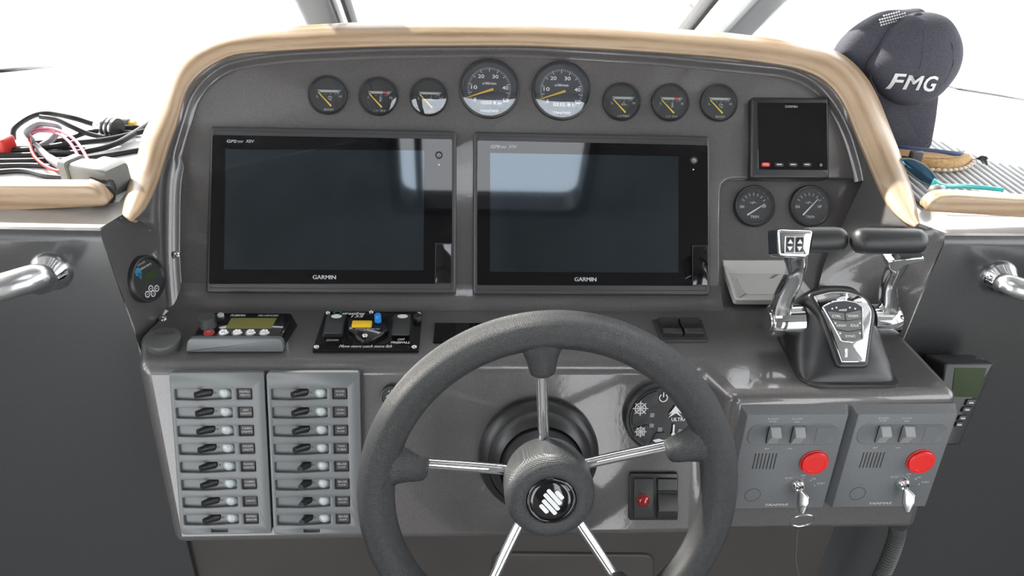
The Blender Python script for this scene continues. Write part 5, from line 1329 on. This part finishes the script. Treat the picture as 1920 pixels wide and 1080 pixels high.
# woven straw piece with a navy band and a braided edge
def at_d(x, y, h): return DM.hit(x, y, h)
o0 = at_d(1740, 318, .0); t = thing('straw_visor', 'tan woven straw visor with a navy band and braided edge beside the cap', 'visor', T(*o0)); Ti = T(*(-o0))
top = cr_spline([at_d(1668, 274, .030), at_d(1700, 278, .030), at_d(1750, 283, .028), at_d(1795, 288, .024), at_d(1808, 283, .020)], 30)
mid = cr_spline([at_d(1668, 288, .026), at_d(1700, 292, .026), at_d(1745, 295, .024), at_d(1785, 295, .020), at_d(1804, 287, .018)], 30)
low = cr_spline([at_d(1700, 322, .003), at_d(1735, 318, .003), at_d(1775, 319, .003), at_d(1808, 314, .004), at_d(1826, 300, .008)], 30)
g = G(); g.quadpatch([p + V((0, .004, -.002)) for p in mid], low, [[a.lerp(b, .5) + V((0, 0, .004)) for a, b in zip(mid, low)]]); g.quadpatch([p + V((0, .006, -.006)) for p in mid], [p + V((0, .003, -.003)) for p in low]); g.tf(Ti); obj('brim', g, straw, t, smooth=60)
g = G(); g.quadpatch(top, mid); g.tf(Ti); obj('lining', g, tan, t, smooth=60)
g = G(); g.tube(top, [.0035] * 24 + [.003, .0026, .002, .0016, .0012, .001], 8); g.tf(Ti); obj('navy_band', g, navy, t, smooth=60, lab='navy blue band')
g = G(); g.tube([p + V((0, -.003, .001)) for p in low], .0028, 8); g.tf(Ti); obj('braided_edge', g, straw, t, smooth=60)
for k in range(1, 29, 2):
    p = low[k] + V((0, -.004, .002)); g = G(); g.sphere((0, 0, 0), .0032, 8, 5, (1.3, .7, .8)); g.tf(T(*(p - o0))); obj('braid', g, matr, t, smooth=60)
g = G(); g.tube([low[-1] - o0, at_d(1832, 297, .008) - o0, at_d(1838, 299, .006) - o0], .0012, 6)
for k in range(26):
    a = at_d(1832, 298, .007) - o0; b = at_d(1848 + random.uniform(-5, 6), 300 + random.uniform(-7, 9), .004 + random.uniform(0, .008)) - o0; g.tube([a, a.lerp(b, .5) + V((0, 0, .003)), b], .0008, 4)
obj('tassel', g, fur, t, smooth=60)
g = G(); p = at_d(1714, 296, .024) - o0; g.box(p.x - .008, p.x + .010, p.y - .006, p.y + .004, p.z - .018, p.z + .010, .002); obj('clip', g, plugd, t)

# sunglasses
o0 = DM.hit(1740, 350); t = thing('sunglasses', 'sunglasses with a mirrored lens and aqua arm on the ribbed mat', 'sunglasses', T(*o0)); Ti = T(*(-o0))
lp_ = Pl(DM.hit(1715, 352), (-.15, -.75, .65)); 
if lp_.n.dot(CAM - lp_.o) < 0: lp_.n = -lp_.n
fr2 = Fr(lp_, 1720, 330)
lq = ccw([tuple(p)[:2] for p in cr_spline([(*p, 0) for p in fr2.q([(1692, 298), (1712, 300), (1735, 312), (1752, 330), (1757, 344), (1745, 348), (1722, 338), (1700, 320), (1690, 305)])], 40, True)])
g = G(); g.rings([[(x, y, -.0008) for x, y in lq], [(x, y, .0008) for x, y in lq], [(x, y, .0022) for x, y in inset(lq, .003)]], True, True, True); g.tf(Ti @ fr2.M); obj('lens', g, lens, t, smooth=60)
g = G(); g.tube([(x, y, 0) for x, y in lq], .0016, 8, closed=True); g.tf(Ti @ fr2.M); obj('lens_rim', g, plugg, t, smooth=60)
lq2 = ccw([tuple(p)[:2] for p in cr_spline([(*p, 0) for p in fr2.q([(1680, 325), (1700, 336), (1725, 348), (1745, 358), (1735, 364), (1700, 356), (1682, 345)])], 36, True)])
g = G(); g.prism(lq2, -.010, -.0085, 0); g.tf(Ti @ fr2.M); obj('lens', g, lens, t, smooth=40)
g = G(); g.tube([p - o0 for p in cr_spline([DM.hit(1748, 342, .016), DM.hit(1762, 347, .014), DM.hit(1775, 349, .012), DM.hit(1800, 349, .009), DM.hit(1835, 351, .007), DM.hit(1880, 356, .005)], 24)], [.006, .0055, .005, .004, .0036] + [.0032] * 19, 10); obj('arm', g, aqua, t, smooth=60, lab='aqua blue arm')
g = G(); g.tube([p - o0 for p in cr_spline([DM.hit(1742, 352, .014), DM.hit(1757, 358, .012), DM.hit(1768, 352, .013)], 10)], [.004, .006, .008, .009, .009, .008, .007, .006, .005, .004], 10); obj('hinge', g, plugg, t, smooth=60)

# ================================================================ hose and cable under the engine pod
g = G(); hp_ = [hitp(V((0, -.20, 0)), V((0, 1, 0)), x, y) for x, y in ((1684, 985), (1680, 1010), (1668, 1045), (1650, 1085), (1620, 1140))]
pth = cr_spline(hp_, 150); o0 = pth[0]
g.tube([p - o0 for p in pth], [.0125 if i % 5 in (0, 1, 2) else .0100 for i in range(150)], 20)
o = obj('ribbed_hose', g, hose, M=T(*o0), smooth=40); tag(o, 'dark ribbed hose coming down under the outer engine panel', 'hose')
g = G(); hp_ = [hitp(V((0, -.20, 0)), V((0, 1, 0)), x, y) for x, y in ((1494, 990), (1493, 1020), (1492, 1055), (1500, 1090))]
g.tube([p - hp_[0] for p in cr_spline(hp_, 20)], .0016, 8); o = obj('thin_cable', g, hose, M=T(*hp_[0]), smooth=60); tag(o, 'thin grey cable hanging under the inner engine panel', 'cable')
